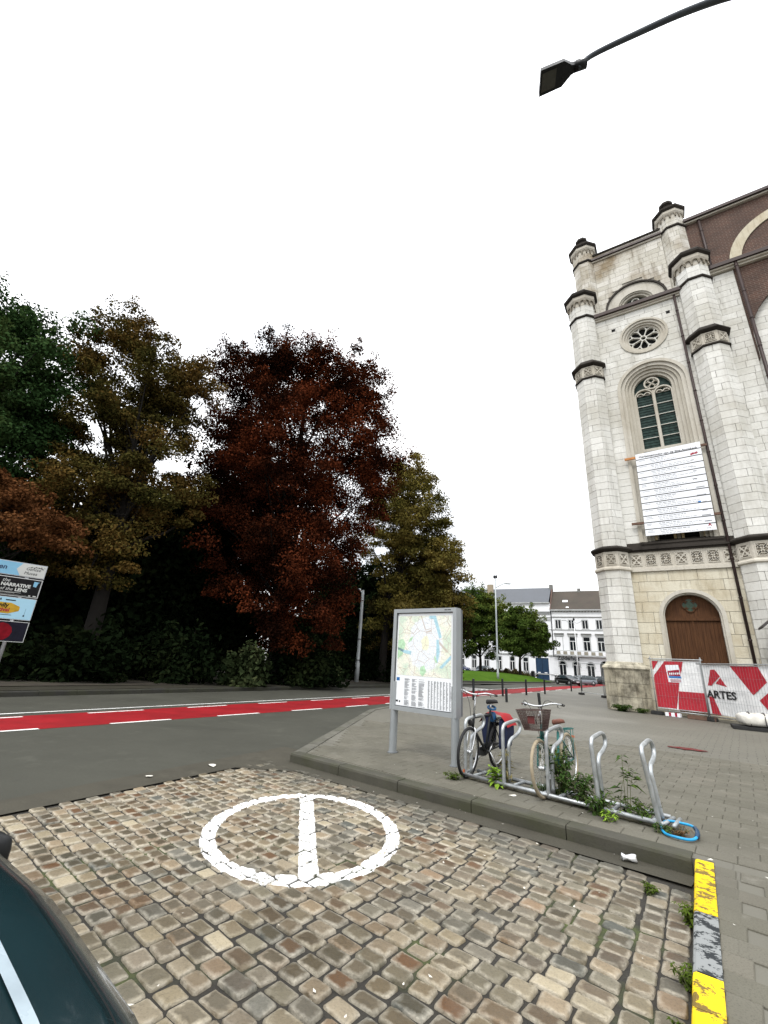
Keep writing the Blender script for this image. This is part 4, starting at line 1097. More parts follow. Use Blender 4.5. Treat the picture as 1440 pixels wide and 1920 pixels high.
for x in (X0 + .02, X1 - .02): MB().b2(x - .028, x + .028, .122, .16, Z0 + .02, Z1 - .02).build('rear_frame', m_alud, mp_)
MB().b2(X0 + .02, X1 - .02, .121, .15, Z0 + .05, Z1 - .05).build('rear_panel', m_panel, mp_)
m_gask = M('frame_gasket', (.06, .065, .07), .6)
mb = MB()
for a0_, a1_, c0_, c1_ in ((X0 + w, X1 - w, Z1 - w - .012, Z1 - w), (X0 + w, X1 - w, Z0 + w, Z0 + w + .012), (X0 + w, X0 + w + .012, Z0 + w + .012, Z1 - w - .012), (X1 - w - .012, X1 - w, Z0 + w + .012, Z1 - w - .012)): mb.b2(a0_, a1_, -.03, .0, c0_, c1_)
mb.build('gasket', m_gask, mp_)
poster = MB().b2(X0 + w + .012, X1 - w - .012, -.012, -.001, Z0 + w + .012, Z1 - w - .012).build('poster', M('poster_paper', (.74, .76, .78), .4, 0, .02), mp_)
t = NT('city_map_print'); v = t.obj()
ar = t.noise(v, 3.2, 3)
c = t.ramp(ar, [(.32, (.56, .68, .54)), (.42, (.70, .76, .62)), (.5, (.80, .79, .66)), (.6, (.78, .80, .74)), (.7, (.66, .75, .60))])
dx = t.n('ShaderNodeVectorMath', {0: t.n('ShaderNodeVectorMath', {0: v, 1: (.66, 0, 1.86)}, operation='SUBTRACT'), 1: (1.0, 0, .75)}, operation='MULTIPLY')
rd = t.n('ShaderNodeVectorMath', {0: dx}, out=1, operation='LENGTH')
rd = t.math('ADD', rd, t.math('MULTIPLY', t.math('SUBTRACT', t.noise(v, 5, 3), .5), .18))
c = t.mix(t.step(rd, .38, .34), c, (.76, .80, .84))
c = t.mix(t.step(rd, .10, .07), c, (.80, .80, .58))
def streets(sc, th, col, c, amt):
    e = t.n('ShaderNodeTexVoronoi', {'Vector': v, 'Scale': sc}, out=0, feature='DISTANCE_TO_EDGE')
    return t.mix(t.math('MULTIPLY', t.step(e, th, th * .4), amt), c, col)
c = streets(20, .045, (.36, .36, .36), c, .6)
c = streets(50, .07, (.48, .48, .50), c, .5)
c = streets(4.5, .022, (.45, .36, .30), c, .75)
sp = t.n('ShaderNodeTexVoronoi', {'Vector': v, 'Scale': 26}, out=0)
c = t.mix(t.math('MULTIPLY', t.step(sp, .13, .08), t.step(t.noise(v, 9, 2), .52, .6)), c, (.10, .10, .12))
m_map = t.out(c, .3)
mx0, mx1, mz0, mz1 = .05, 1.20, 1.30, 2.36
mapo = MB().b2(mx0, mx1, -.0145, -.013, mz0, mz1).build('map_print', m_map, poster)
def mq(a, b): return (mx0 + (mx1 - mx0) * a, mz1 - (mz1 - mz0) * b)
m_water = M('map_water', (.36, .56, .64), .3, 0, .15, 30); m_park = M('map_park', (.42, .62, .42), .3, 0, .2, 30)
for pts in ([(.60, 0), (.72, 0), (.78, .18), (.83, .36), (.79, .38), (.73, .2), (.68, .06), (.60, .05)], [(.0, .54), (.12, .58), (.27, .60), (.26, .66), (.14, .64), (0, .58)], [(.80, .84), (1.0, .64), (1.0, .7), (.84, .86)], [(.74, .40), (.78, .4), (.80, .6), (.76, .78), (.74, .7)]):
    MB().plate([mq(*p) for p in pts], -.0165, -.015).build('water', m_water, poster)
for pts in ([(0, .42), (.1, .40), (.15, .48), (.1, .66), (0, .74)], [(.45, .86), (.52, .82), (.56, .92), (.5, 1.0), (.45, .96)], [(.24, .38), (.3, .35), (.27, .42), (.2, .46)], [(.70, .68), (.72, .66), (.76, .76), (.73, .78)]):
    MB().plate([mq(*p) for p in pts], -.0165, -.015).build('park', m_park, poster)
mb = MB(); rr = random.Random(5)
cols_ = [(.16, .26), (.30, .40), (.43, .55)]
for a, b in cols_:
    for k in range(46):
        z = 1.24 - k * .0098
        if rr.random() < .93: mb.b2(mx0 + a * 1.15, mx0 + (a + (b - a) * rr.uniform(.45, 1)) * 1.15, -.0145, -.013, z, z + .0055)
tag(mb.build('street_index', m_greyink, poster), kind='stuff')
mb = MB()
for k in range(8):
    x = mx0 + (.60 + k * .053) * 1.15
    for q in range(42):
        mb.b2(x, x + .018 + rr.uniform(0, .022), -.0145, -.013, 1.23 - q * .0106, 1.2365 - q * .0106)
tag(mb.build('street_index', m_greyink, poster), kind='stuff')
MB().b2(mx0, mx0 + .07, -.0145, -.013, 1.20, 1.255).build('blue_logo', m_blueink, poster)
mb = MB(); mb.b2(mx0 + .005, mx0 + .05, -.0145, -.013, .84, .87); mb.b2(mx0 + .075, mx0 + .1, -.0145, -.013, .835, .865); mb.build('print', m_ink, poster)
mb = MB(); mb.b2(X1 - .24, X1 - .19, -.0525, -.05, Z1 - .042, Z1 - .028); mb.b2(X1 - .18, X1 - .11, -.0525, -.05, Z1 - .042, Z1 - .028); mb.build('maker_mark', m_ink, mp_)

# ================================================================== BICYCLE RACK
RK = Vector((1.74, -1.65)).normalized(); RN = Vector((-RK.y, RK.x)); RL = 2.40
rk = thing('bicycle_rack', 'galvanised steel bicycle rack with five tall hoops along the kerb', 'bicycle rack', (1.40, 6.93, 0), (RK.x, RK.y))
zr = .06
MB().tube([(-.08, 0, zr), (RL + .03, 0, zr)], .024, 10).build('rail', m_galv, rk, True)
MB().tube([(-.02, .36, zr), (RL + .03, .36, zr)], .024, 10).build('rail', m_galv, rk, True)
for i in range(5):
    x = i * RL / 4
    for q in (-.07, .12):
        MB().tube([(x + q, 0, zr + .002), (x + q, .36, zr + .002)], .02, 8).build('cross_bar', m_galvd, rk, True)
    hp = smooth_path([(x, 0, .03), (x, .0, .35), (x, .0, .66), (x, .015, .735), (x, .07, .775), (x, .28, .80), (x, .44, .81), (x, .52, .78), (x, .545, .72), (x, .50, .655), (x, .38, .61), (x, .24, .575), (x, .175, .52), (x, .16, .42), (x, .15, .06)], 5)
    lean = (.0, .0, .015, -.03, -.10)[i]; back = (0, 0, .0, -.06, -.13)[i]
    hp = [Vector((p.x + lean * p.z, p.y + back * p.z, p.z)) for p in hp]
    MB().tube(hp, .0245, 10).build('hoop', m_galv, rk, True)
MB().tube([(RL + .03, .0, .06), (RL + .06, .36, .06)], .02, 8).build('cross_bar', m_galvd, rk, True)
m_floor = m_soil
MB().b2(-.05, RL + .02, .03, .33, -.02, .008).build('dirt_bed', M('rack_dirt', (.045, .04, .025), .95, 0, .4, 9, .5), rk)

# ================================================================== BICYCLES
m_tyre = M('black_tyre', (.014, .014, .015), .7, 0, .2, 30)
m_cream = M('cream_tyre', (.30, .25, .175), .8, 0, .2, 20)
m_steel = M('bright_steel', (.6, .61, .62), .28, .9, .1, 12)
m_bk = M('black_frame_paint', (.018, .02, .022), .35, .1, .2, 10)
m_teal = M('teal_frame_paint', (.015, .10, .09), .4, .1, .3, 10)
m_saddle_b = M('black_saddle', (.012, .012, .013), .55); m_saddle_br = M('brown_saddle', (.12, .045, .03), .55, 0, .2, 15)
m_grip = M('black_grip', (.012, .012, .012), .75)
m_refl = M('orange_reflector', (.55, .12, .03), .4); m_cable = m_bk
def bicycle(name, label, loc, fwd, P):
    """x forward; rear hub at x=-1.06, front hub at 0; wheels stand on z=0"""
    b = thing(name, label, 'bicycle', loc, fwd, group='parked bicycles'); r = .335
    for nm, x in (('front_wheel', 0.0), ('rear_wheel', -1.06)):
        w = MB().torus((x, 0, r + .0), (0, 1, 0), r - .02, .0215, 36, 8).build(nm, P['tyre'], b, True)
        MB().torus((x, 0, r), (0, 1, 0), r - .048, .011, 36, 6).build('rim', P['rim'], w, True)
        MB().lathe([(.018, -.045), (.026, -.03), (.026, .03), (.018, .045)], (x, 0, r), 10, axis='y').build('hub', m_steel, w, True)
        s = MB()
        for k in range(28):
            a = 2 * math.pi * k / 28; a2 = a + (.35 if k % 2 else -.35); sd = .022 * (1 if k % 4 < 2 else -1)
            s.tube([(x + .024 * math.cos(a2), sd, r + .024 * math.sin(a2)), (x + (r - .05) * math.cos(a), 0, r + (r - .05) * math.sin(a))], .0016, 3)
        tag(s.build('spokes', m_steel, w), kind='stuff')
        MB().torus((x, 0, r), (0, 1, 0), r + .018, .006, 18, 5, a0=(R(95) if nm == 'rear_wheel' else R(110)), a1=R(275)).build('mudguard', P['guard'], b)
    fr = P['frame']
    head_t, head_b = Vector((-.155, 0, .83)), Vector((-.12, 0, .66)); bb = Vector((-.60, 0, .285)); seat_t = Vector((-.745, 0, P.get('st', .74))); rh = Vector((-1.06, 0, r))
    f = MB()
    f.tube([head_b, head_t], .021, 10)
    if P['step']:
        f.tube(smooth_path([head_t - Vector((0, 0, .06)), (-.27, 0, .56), (-.45, 0, .40), (-.66, 0, .46)], 4), .017, 8)
        f.tube(smooth_path([head_b, (-.24, 0, .47), (-.42, 0, .32), bb], 4), .019, 8)
    else:
        f.tube([head_t - Vector((0, 0, .04)), seat_t - Vector((0, 0, .06))], .018, 8); f.tube([head_b, bb], .02, 8)
    f.tube([bb, seat_t], .018, 8)
    for s_ in (-1, 1):
        f.tube([bb + Vector((0, .03 * s_, 0)), rh + Vector((0, .065 * s_, 0))], .011, 6); f.tube([seat_t + Vector((0, .02 * s_, -.05)), rh + Vector((0, .065 * s_, 0))], .009, 6)
    f.build('frame', fr, b, True)
    fk_ = MB()
    for s_ in (-1, 1): fk_.tube(smooth_path([(-.112, .0, .655), (-.105, .05 * s_, .63), (-.07, .055 * s_, .5), (0, .05 * s_, r)], 3), .012, 7)
    fk_.build('fork', P['fork'], b, True)
    h = MB(); zt = P['hb']
    h.tube([head_t, Vector((-.175, 0, zt - .05))], .013, 8); h.tube([(-.175, 0, zt - .05), (-.12, 0, zt - .02)], .013, 8)
    h.tube(smooth_path([(-.34, .27, zt - .01), (-.25, .275, zt + .0), (-.13, .20, zt + .015), (-.10, .06, zt - .015), (-.10, -.06, zt - .015), (-.13, -.20, zt + .015), (-.25, -.275, zt), (-.34, -.27, zt - .01)], 4), .0115, 8)
    hb = h.build('handlebar', m_steel, b, True)
    for s_ in (-1, 1):
        MB().tube([(-.36, .27 * s_, zt - .012), (-.25, .275 * s_, zt)], .0165, 8).build('grip', m_grip, hb, True)
        MB().tube(smooth_path([(-.20, .25 * s_, zt + .0), (-.22, .23 * s_, zt - .03), (-.32, .235 * s_, zt - .045)], 3), .006, 6).build('brake_lever', m_steel, hb, True)
        MB().tube(smooth_path([(-.19, .24 * s_, zt), (-.05, .14 * s_, zt + .05), (-.06, .04 * s_, zt - .15), (-.11, .02 * s_, .68)], 4), .0035, 5).build('cable', m_cable, b)
    if P.get('lamp'): MB().lathe([(.02, -.05), (.035, -.02), (.042, .03), (.036, .035)], (-.06, 0, .72), 12, axis='x').build('headlamp', m_grip, b, True)
    MB().tube([seat_t, seat_t + Vector((-.02, 0, .13))], .013, 8).build('seat_post', m_steel, b, True)
    sm = MB(); zs = seat_t.z + .14; sx = seat_t.x - .02; prof = [(.16, .018), (.10, .022), (.03, .035), (-.04, .065), (-.09, .085), (-.12, .075), (-.135, .04)]
    o = 0
    for x, hw in prof:
        sm.v += [(sx + x, -hw, zs - .02), (sx + x, -hw * .8, zs + .018), (sx + x, 0, zs + .03), (sx + x, hw * .8, zs + .018), (sx + x, hw, zs - .02), (sx + x, 0, zs - .04)]
    for i in range(len(prof) - 1): sm.f += [(i * 6 + k, i * 6 + (k + 1) % 6, i * 6 + 6 + (k + 1) % 6, i * 6 + 6 + k) for k in range(6)]
    sm.f += [tuple(range(5, -1, -1)), tuple(len(sm.v) - 6 + k for k in range(6))]
    sm.build('saddle', P['saddle'], b, True)
    cr = MB().torus((bb.x, -.05, bb.z), (0, 1, 0), .085, .006, 24, 5); cr.tube([(bb.x, -.06, bb.z), (bb.x + .11, -.075, bb.z - .12)], .009, 6); cr.tube([(bb.x, .06, bb.z), (bb.x - .11, .075, bb.z + .12)], .009, 6)
    cr.build('crank', m_steel, b, True)
    for (px, py, pz) in ((bb.x + .11, -.115, bb.z - .12), (bb.x - .11, .115, bb.z + .12)): MB().box((px, py, pz), (.09, .075, .022)).build('pedal', m_grip, b)
    MB().plate([(bb.x + .1, bb.z + .05), (bb.x + .1, bb.z - .06), (bb.x - .1, bb.z - .09), (-1.1, r - .045), (-1.1, r + .045), (bb.x - .1, bb.z + .09)], -.075, -.045).build('chain_guard', P['guard2'], b)
    rc = MB(); zr_ = r * 2 + .05
    for s_ in (-1, 1):
        rc.tube(smooth_path([(-.80, .05 * s_, zr_ + .0), (-.95, .06 * s_, zr_), (-1.25, .06 * s_, zr_), (-1.30, 0, zr_)], 3), .006, 6); rc.tube([(-1.06, .07 * s_, r), (-1.10, .06 * s_, zr_)], .006, 6); rc.tube([(-1.06, .07 * s_, r), (-1.22, .06 * s_, zr_)], .005, 6)
    for k in range(4): rc.tube([(-.86 - k * .11, -.06, zr_), (-.86 - k * .11, .06, zr_)], .005, 5)
    rc.build('luggage_rack', P['rack'], b, True)
    MB().tube([(-.62, .07, .28), (-.74, .17, .02)], .009, 6).build('kickstand', m_steel, b, True)
    MB().box((-1.345, 0, .60), (.012, .05, .03)).build('rear_reflector', m_refl, b)
    return b
bwd = (-RN.x, -RN.y)
bk1 = bicycle('bicycle', 'black bicycle with red and navy pannier bags beside the map board', (1.44, 7.0, 0), (-.62, -.785), dict(tyre=m_tyre, rim=m_steel, guard=m_bk, guard2=m_bk, frame=m_bk, fork=m_steel, saddle=m_saddle_b, rack=m_bk, step=False, hb=1.14, lamp=True, st=.86))
bk1.rotation_euler[0] = R(-3)
MB().box((0, -.045, .20), (.02, .01, .035)).build('wheel_reflector', m_refl, bk1)
MB().box((.12, .0, .10), (.03, .012, .05)).build('wheel_reflector', m_refl, bk1)
m_navy = M('navy_canvas', (.012, .018, .05), .8, 0, .25, 9, .4); m_redc = M('red_canvas', (.27, .008, .012), .7, 0, .2, 9, .4); m_bluec = M('blue_plastic', (.015, .075, .18), .5)
for s_ in (-1, 1):
    mb = MB(); o = 0
    secs = [(.30, .14, .035), (.34, .16, .06), (.55, .17, .085), (.70, .165, .08), (.74, .15, .05)]
    for z, hx, hy in secs:
        mb.v += [(-1.06 + hx, s_ * .09 - 0, z), (-1.06 + hx * .85, s_ * (.09 + hy * 1.6), z), (-1.06 - hx * .85, s_ * (.09 + hy * 1.6), z), (-1.06 - hx, s_ * .09, z)]
    for i in range(4): mb.f += [(i * 4 + k, i * 4 + (k + 1) % 4, i * 4 + 4 + (k + 1) % 4, i * 4 + 4 + k) for k in range(4)]
    mb.f += [(3, 2, 1, 0), (16, 17, 18, 19)]
    mb.build('pannier', m_navy, bk1)
mb = MB()
for i in range(9):
    a = -1 + 2 * i / 8; y = .25 * a; z = .80 - .0 - .16 * max(0, abs(a) - .55) / .45
    mb.v += [(-.86, y, z + .006 * (i % 2)), (-1.06, y, z + .02), (-1.27, y, z + .004 * (i % 3))]
for i in range(8): mb.f += [(i * 3 + k, i * 3 + k + 1, i * 3 + 4 + k, i * 3 + 3 + k) for k in (0, 1)]
mb.build('pannier_flap', m_redc, bk1, True)
MB().torus((-.80, 0, .90), (.3, .2, 1), .06, .018, 18, 6).build('cable_lock', m_bluec, bk1, True)
mb = MB(); pillow(mb, (-.84, 0, .68), .05, .05, .15, 0, 8, 10, 6); mb.build('blue_bottle', m_bluec, bk1, True)

bk2 = bicycle('bicycle', 'teal step-through bicycle with cream tyres and front basket, overgrown by weeds', (2.25, 6.17, 0), (-.66, -.75), dict(tyre=m_cream, rim=m_steel, guard=m_teal, guard2=m_teal, frame=m_teal, fork=m_teal, saddle=m_saddle_br, rack=m_teal, step=True, hb=1.08, st=.70))
bk2.rotation_euler[0] = R(4)
m_wire = M('basket_wire', (.075, .045, .04), .6, .3, .2, 20); m_bplate = M('basket_lining', (.05, .03, .028), .8)
bs = MB(); T = [(.20, -.18), (.20, .18), (-.10, .18), (-.10, -.18)]; Bt = [(.13, -.12), (.13, .12), (-.06, .12), (-.06, -.12)]; zT, zB = 1.02, .78
def rim_pts(P_, z): return [(x + 0.0, y, z) for x, y in P_]
for P_, z, r_ in ((T, zT, .007), (Bt, zB, .005)):
    q = rim_pts(P_, z); bs.tube(q + [q[0]], r_, 6)
for i in range(4):
    a0_, a1_ = Vector((*T[i], zT)), Vector((*T[(i + 1) % 4], zT)); b0_, b1_ = Vector((*Bt[i], zB)), Vector((*Bt[(i + 1) % 4], zB)); n = 16
    for k in range(n): bs.tube([a0_.lerp(a1_, k / n), b0_.lerp(b1_, k / n)], .003, 3)
    for k in range(1, 7): bs.tube([a0_.lerp(b0_, k / 7), a1_.lerp(b1_, k / 7)], .003, 3)
for k in range(1, 8): bs.tube([Vector((*Bt[0], zB)).lerp(Vector((*Bt[1], zB)), k / 8), Vector((*Bt[3], zB)).lerp(Vector((*Bt[2], zB)), k / 8)], .003, 3)
bo = bs.build('basket', m_wire, bk2)
MB().plate([(-.045, .86), (.05, .86), (.05, .95), (-.045, .95)], 0, .004).build('basket_badge', M('badge_red', (.1, .02, .02), .5), bo).matrix_local = Matrix.Translation((.172, 0, 0)) @ Matrix.Rotation(R(90), 4, 'Z')
MB().tube([(-.10, 0, .95), (-.16, 0, .86)], .012, 6).build('basket_bracket', m_steel, bk2)

# blue ring of a cable lock on the ground, crushed can in the gutter
lk = thing('bicycle_lock', 'bright blue looped cable lock lying round the end of the rack', 'lock', (3.26, 5.16, 0), (K.x, K.y))
mb = MB(); pts = []
for i in range(40):
    a = 2 * math.pi * i / 40; pts.append((.155 * math.cos(a), .215 * math.sin(a), .02 + .05 * (1 + math.sin(a)) * .5 + .008 * math.sin(3 * a)))
m_lockb = M('blue_lock_sleeve', (.02, .27, .52), .35)
mb.tube(pts, .013, 8, closed=True); mb.build('loop', m_lockb, lk, True)
MB().tube([pts[38], pts[0], pts[2], pts[4]], .02, 8).build('barrel', M('dark_blue_plastic', (.01, .04, .09), .4), lk, True)
cn = thing('crushed_can', 'crushed white drinks can lying in the gutter below the kerb', 'can', (2.50, 4.78, ZR + .04), rz=R(-15))
mb = MB(); o = 0
for i, (x, ry, rz_) in enumerate([(-.06, .022, .026), (-.055, .03, .031), (-.02, .024, .012), (.0, .03, .014), (.03, .033, .03), (.055, .032, .033), (.062, .026, .027)]):
    for k in range(14): a = 2 * math.pi * k / 14; mb.v.append((x + .008 * math.sin(2 * a + i), ry * math.cos(a), rz_ * math.sin(a) + .004 * math.sin(3 * a)))
for i in range(6): mb.f += [(i * 14 + k, i * 14 + (k + 1) % 14, i * 14 + 14 + (k + 1) % 14, i * 14 + 14 + k) for k in range(14)]
mb.f += [tuple(range(13, -1, -1)), tuple(84 + k for k in range(14))]
mb.build('body', M('can_paint', (.75, .76, .78), .3, .4, .06), cn, True)
MB().lathe([(.022, -.064), (.026, -.062), (.024, -.058)], (0, 0, 0), 12, axis='x').build('can_end', m_steel, cn, True)

# ================================================================== BOLLARDS
m_boll = M('black_bollard_paint', (.012, .014, .015), .45, .1, .3, 9)
def boll_proto(h):
    b = thing('bollard', '', 'bollard')
    MB().lathe([(.062, -.02), (.062, h - .03), (.058, h - .012), (.045, h - .002), (.02, h)], (0, 0, 0), 12).build('shaft', m_boll, b, True, 40)
    MB().lathe([(.0655, h - .16), (.0655, h - .14)], (0, 0, 0), 12).build('collar', m_boll, b)
    return b
bp, bq = boll_proto(.98), boll_proto(.62)
spots = [(5.05, 22.91, 0, 'tall black bollard directly right of the map board, nearest of its row'), (7.87, 27.65, 0, 'tall black bollard, second of the row counted from the map board'),
         (10.28, 30.54, 0, 'tall black bollard, third of the row counted from the map board'), (12.71, 33.65, 0, 'tall black bollard, fourth of the row, in front of the blue gate'),
         (18.3, 41.9, 0, 'tall black bollard in front of the dark parked car'), (20.7, 45.0, 0, 'tall black bollard right of the parked cars, beside the site fence'),
         (6.69, 22.87, 1, 'short black bollard standing on the pavement between two tall bollards'), (7.45, 20.4, 1, 'short leaning black bollard above the bicycle basket')]
for i, (x, y, s_, lab) in enumerate(spots):
    src = bq if s_ else bp
    o = src if i in (0, 6) else copy_tree(src)
    o.location = (x, y, 0); o['label'] = lab; o['group'] = 'pavement bollards'
    if i == 7: o.rotation_euler = (0, R(-3.5), 0)

# ================================================================== STREET LAMPS
m_pole = M('grey_lamp_paint', (.36, .39, .40), .5, .3, .1, 3)
m_ldark = M('dark_lamp_housing', (.005, .006, .007), .5, .1, .2)
# the one overhead: arm enters from the right, its pole stands outside the frame
P0 = Vector((1.71, 2.94)); ad = Vector((math.cos(R(-15)), math.sin(R(-15))))
bx_, by_ = P0 + ad * 3.3
la = thing('street_lamp', 'dark street lamp head on a long curved arm overhead at top right', 'street lamp', (bx_, by_, 0), (ad.x, ad.y), group='street lamps')
arm = smooth_path([(-3.3 + .24, 0, 8.16), (-2.9, 0, 8.34), (-2.4, 0, 8.53), (-1.85, 0, 8.70), (-1.3, 0, 8.76), (-.7, 0, 8.62), (-.25, 0, 8.2), (-.03, 0, 7.5), (0, 0, 6.5)], 5)
n = len(arm); MB().tube(arm, [.024 + .026 * min(1, i / (n * .75)) for i in range(n)], 10).build('arm', M('arm_paint', (.05, .058, .068), .5, .3, .1, 3), la, True)
MB().lathe([(.062, 6.6), (.075, 6.5), (.085, 3), (.095, 0)], (0, 0, 0), 12).build('pole', m_pole, la, True)
hd = MB(); hx = -3.3
prof = [(.28, .03, .035), (.17, .045, .04), (.07, .12, .045), (-.19, .125, .045)]
for x, hw, hh in prof: hd.v += [(hx + x, -hw, 8.15 - hh + (x) * .3), (hx + x, hw, 8.15 - hh + x * .3), (hx + x, hw * .85, 8.15 + hh + x * .3), (hx + x, -hw * .85, 8.15 + hh + x * .3)]
for i in range(3): hd.f += [(i * 4 + k, i * 4 + (k + 1) % 4, i * 4 + 4 + (k + 1) % 4, i * 4 + 4 + k) for k in range(4)]
hd.f += [(3, 2, 1, 0), (12, 13, 14, 15)]
hdo = hd.build('lamp_head', m_ldark, la)
MB().add([(hx - .17, -.09, 8.050), (hx - .01, -.09, 8.098), (hx - .01, .09, 8.098), (hx - .17, .09, 8.050)], [(0, 1, 2, 3)]).build('lens', M('lamp_lens', (.045, .045, .038), .3), hdo)
MB().tube([(hx + .33, 0, 8.22), (hx + .20, 0, 8.2)], .05, 10).build('collar', m_ldark, la, True)
MB().box((hx + .25, 0, 8.27), (.05, .03, .08)).build('photocell', m_ldark, la)
# far lamp with bracket
lb = thing('street_lamp', 'tall grey street lamp on the lawn edge in front of the round trees', 'street lamp', (16.18, 58.79, -.05), rz=0, group='street lamps')
MB().lathe([(.16, 0), (.15, 1.2), (.12, 1.25), (.10, 8), (.075, 13.6)], (0, 0, 0), 12).build('pole', m_pole, lb, True)
MB().lathe([(.17, 2.6), (.17, 3.1)], (0, 0, 0), 10).build('sign_band', m_pole, lb)
MB().tube([(0, 0, 12.2), (1.0, 0, 12.8), (1.3, 0, 12.9)], .05, 8).build('arm', m_pole, lb, True)
MB().lathe([(.05, 0), (.1, .2), (.1, .8), (.04, .95)], (1.25, 0, 12.92), 8, axis='x').build('lamp_head', m_pole, lb, True)
for dx_, dz_ in ((-.12, 0), (.16, .03)): MB().lathe([(.08, -.2), (.14, -.1), (.15, .1), (.05, .25)], (dx_, 0, 13.75 + dz_), 10).build('camera_dome', m_ldark, lb, True)
# the slim pole in the park edge
lc = thing('street_lamp', 'slim pale lamp pole rising into the copper tree left of the map board', 'street lamp', (-1.25, 33.46, 0), rz=0, group='street lamps')
MB().lathe([(.17, 0), (.16, 1.3), (.13, 1.4), (.12, 4.5), (.10, 6.7), (.04, 6.75)], (0, 0, 0), 12).build('pole', M('pale_lamp_paint', (.42, .45, .46), .5, .2, .1, 3), lc, True)
for z_ in (1.5, 3.0): MB().lathe([(.17, z_), (.17, z_ + .06)], (0, 0, 0), 10).build('band', m_ldark, lc)
MB().tube([(0, 0, 6.4), (-.3, 1.2, 7.0), (-.4, 1.9, 7.1)], .05, 8).build('arm', m_pole, lc, True)
MB().box((-.45, 2.2, 7.1), (.3, .6, .12)).build('lamp_head', m_ldark, lc)

# ================================================================== BILLBOARD AT THE PARK EDGE
bbx = Vector((0.69, 0.72)).normalized()
bb_ = thing('culture_billboard', 'stacked four panel culture billboard on posts at the left edge', 'billboard', (-10.71, 13.67, 0), (bbx.x, bbx.y))
m_sky = M('billboard_blue', (.20, .42, .58), .5, 0, .06, 2, spec=.06); m_offw = M('billboard_white', (.50, .52, .50), .5, 0, .06, 2, spec=.06); m_bbl = M('billboard_black', (.012, .012, .013), .5, spec=.06)
m_alub = M('billboard_edge', (.42, .43, .44), .4, .5, .1)
for x in (-.42, -3.0): MB().tube([(x, .06, 0), (x, .06, 3.7)], .05, 10).build('post', m_alub, bb_, True)
rows = [(3.34, 3.76, m_sky), (2.73, 3.30, m_bbl), (2.05, 2.70, M('billboard_pale_blue', (.33, .55, .68), .5, 0, .06, 2, spec=.06)), (1.41, 2.00, M('billboard_dark_blue', (.012, .012, .02), .5, spec=.06))]
pans = []
for z0, z1, mm in rows:
    MB().b2(-3.6, 0, .0, .04, z0, z1).build('panel_back', m_alub, bb_)
    pans.append(MB().b2(-3.585, -.018, -.006, -.001, z0 + .018, z1 - .018).build('panel', mm, bb_))
y_ = -.0085
MB().plate([(-.62, 3.36), (-.02, 3.36), (-.02, 3.74), (-.62, 3.74), (-.74, 3.55)], y_, -.0062).build('white_field', m_offw, pans[0])
text('eren', .2, -1.34, 3.50, y_ - .002, M('billboard_navy', (.02, .04, .09), .5), pans[0], shear=.1, bold=.004)
text('Gentse', .13, -.52, 3.55, y_ - .003, m_bbl, pans[0], shear=.2); text('Musea', .13, -.54, 3.42, y_ - .003, m_bbl, pans[0], shear=.2)
mb = MB()
for k in range(9):
    a = rnd.uniform(0, 6.28); c_ = (-.40 + .042 * k + rnd.uniform(-.01, .01), 3.66 + rnd.uniform(-.035, .035)); l = rnd.uniform(.02, .045)
    mb.plate([(c_[0] + l * math.cos(a), c_[1] + l * math.sin(a)), (c_[0] + .4 * l * math.cos(a + 2), c_[1] + .4 * l * math.sin(a + 2)), (c_[0] - l * math.cos(a), c_[1] - l * math.sin(a)), (c_[0] + .4 * l * math.cos(a - 2), c_[1] + .4 * l * math.sin(a - 2))], y_ - .003, y_ - .001)
mb.build('leaf_motif', m_bbl, pans[0])
text('the', .14, -.98, 3.14, y_, m_offw, pans[1], shear=.25); text('NARRATIVE', .135, -.98, 3.015, y_, m_offw, pans[1], bold=.006); text('of the', .135, -.99, 2.885, y_, m_offw, pans[1], shear=.25); text('LENS', .135, -.62, 2.885, y_, m_offw, pans[1], bold=.006)
text('0', .2, -1.2, 3.08, y_, m_offw, pans[1])
mb = MB(); mb.b2(-.98, -.45, y_, -.0062, 2.835, 2.845); mb.b2(-.98, -.6, y_, -.0062, 2.815, 2.823); mb.b2(-.98, -.3, y_, -.0062, 2.772, 2.776); mb.b2(-.25, -.2, y_, -.0062, 2.77, 2.80); mb.b2(-.14, -.06, y_, -.0062, 2.77, 2.80)
mb.build('print', m_offw, pans[1]); MB().plate([(-.21, 3.08), (-.13, 3.06), (-.10, 3.2), (-.06, 3.22), (-.21, 3.23)], y_, -.0062).build('blue_logo', m_sky, pans[1])
for a, b in (((-3.58, 3.275), (-.022, 3.285)), ((-3.58, 2.745), (-.022, 2.753))): MB().b2(a[0], b[0], y_, -.0062, a[1], b[1]).build('white_edge', m_offw, pans[1])
MB().b2(-.03, -.02, y_, -.0062, 2.754, 3.274).build('white_edge', m_offw, pans[1])
m_mus = M('billboard_mustard', (.42, .26, .03), .5, spec=.06)
mb = MB(); mb.plate([(-.75 + .40 * (math.cos(a * .393) * (1 + .06 * (a % 2)) ), 2.37 + .155 * math.sin(a * .393) * (1 + .12 * (a % 2))) for a in range(16)], y_, -.0062); mb.build('logo_field', m_mus, pans[2])
text('family', .16, -1.0, 2.40, y_ - .003, m_bbl, pans[2], bold=.005); text('Festival', .15, -1.02, 2.27, y_ - .003, m_redink, pans[2], bold=.005)
text('VIA', .09, -.98, 2.58, y_, m_bbl, pans[2], shear=.4, bold=.004)
mb = MB(); mb.b2(-1.08, -.5, y_, -.0062, 2.165, 2.18); mb.b2(-.2, -.195, y_, -.0062, 2.2, 2.4); mb.b2(-.225, -.185, y_, -.0062, 2.16, 2.2); mb.b2(-.74, -.5, y_, -.0062, 2.59, 2.62); mb.build('print', m_bbl, pans[2])
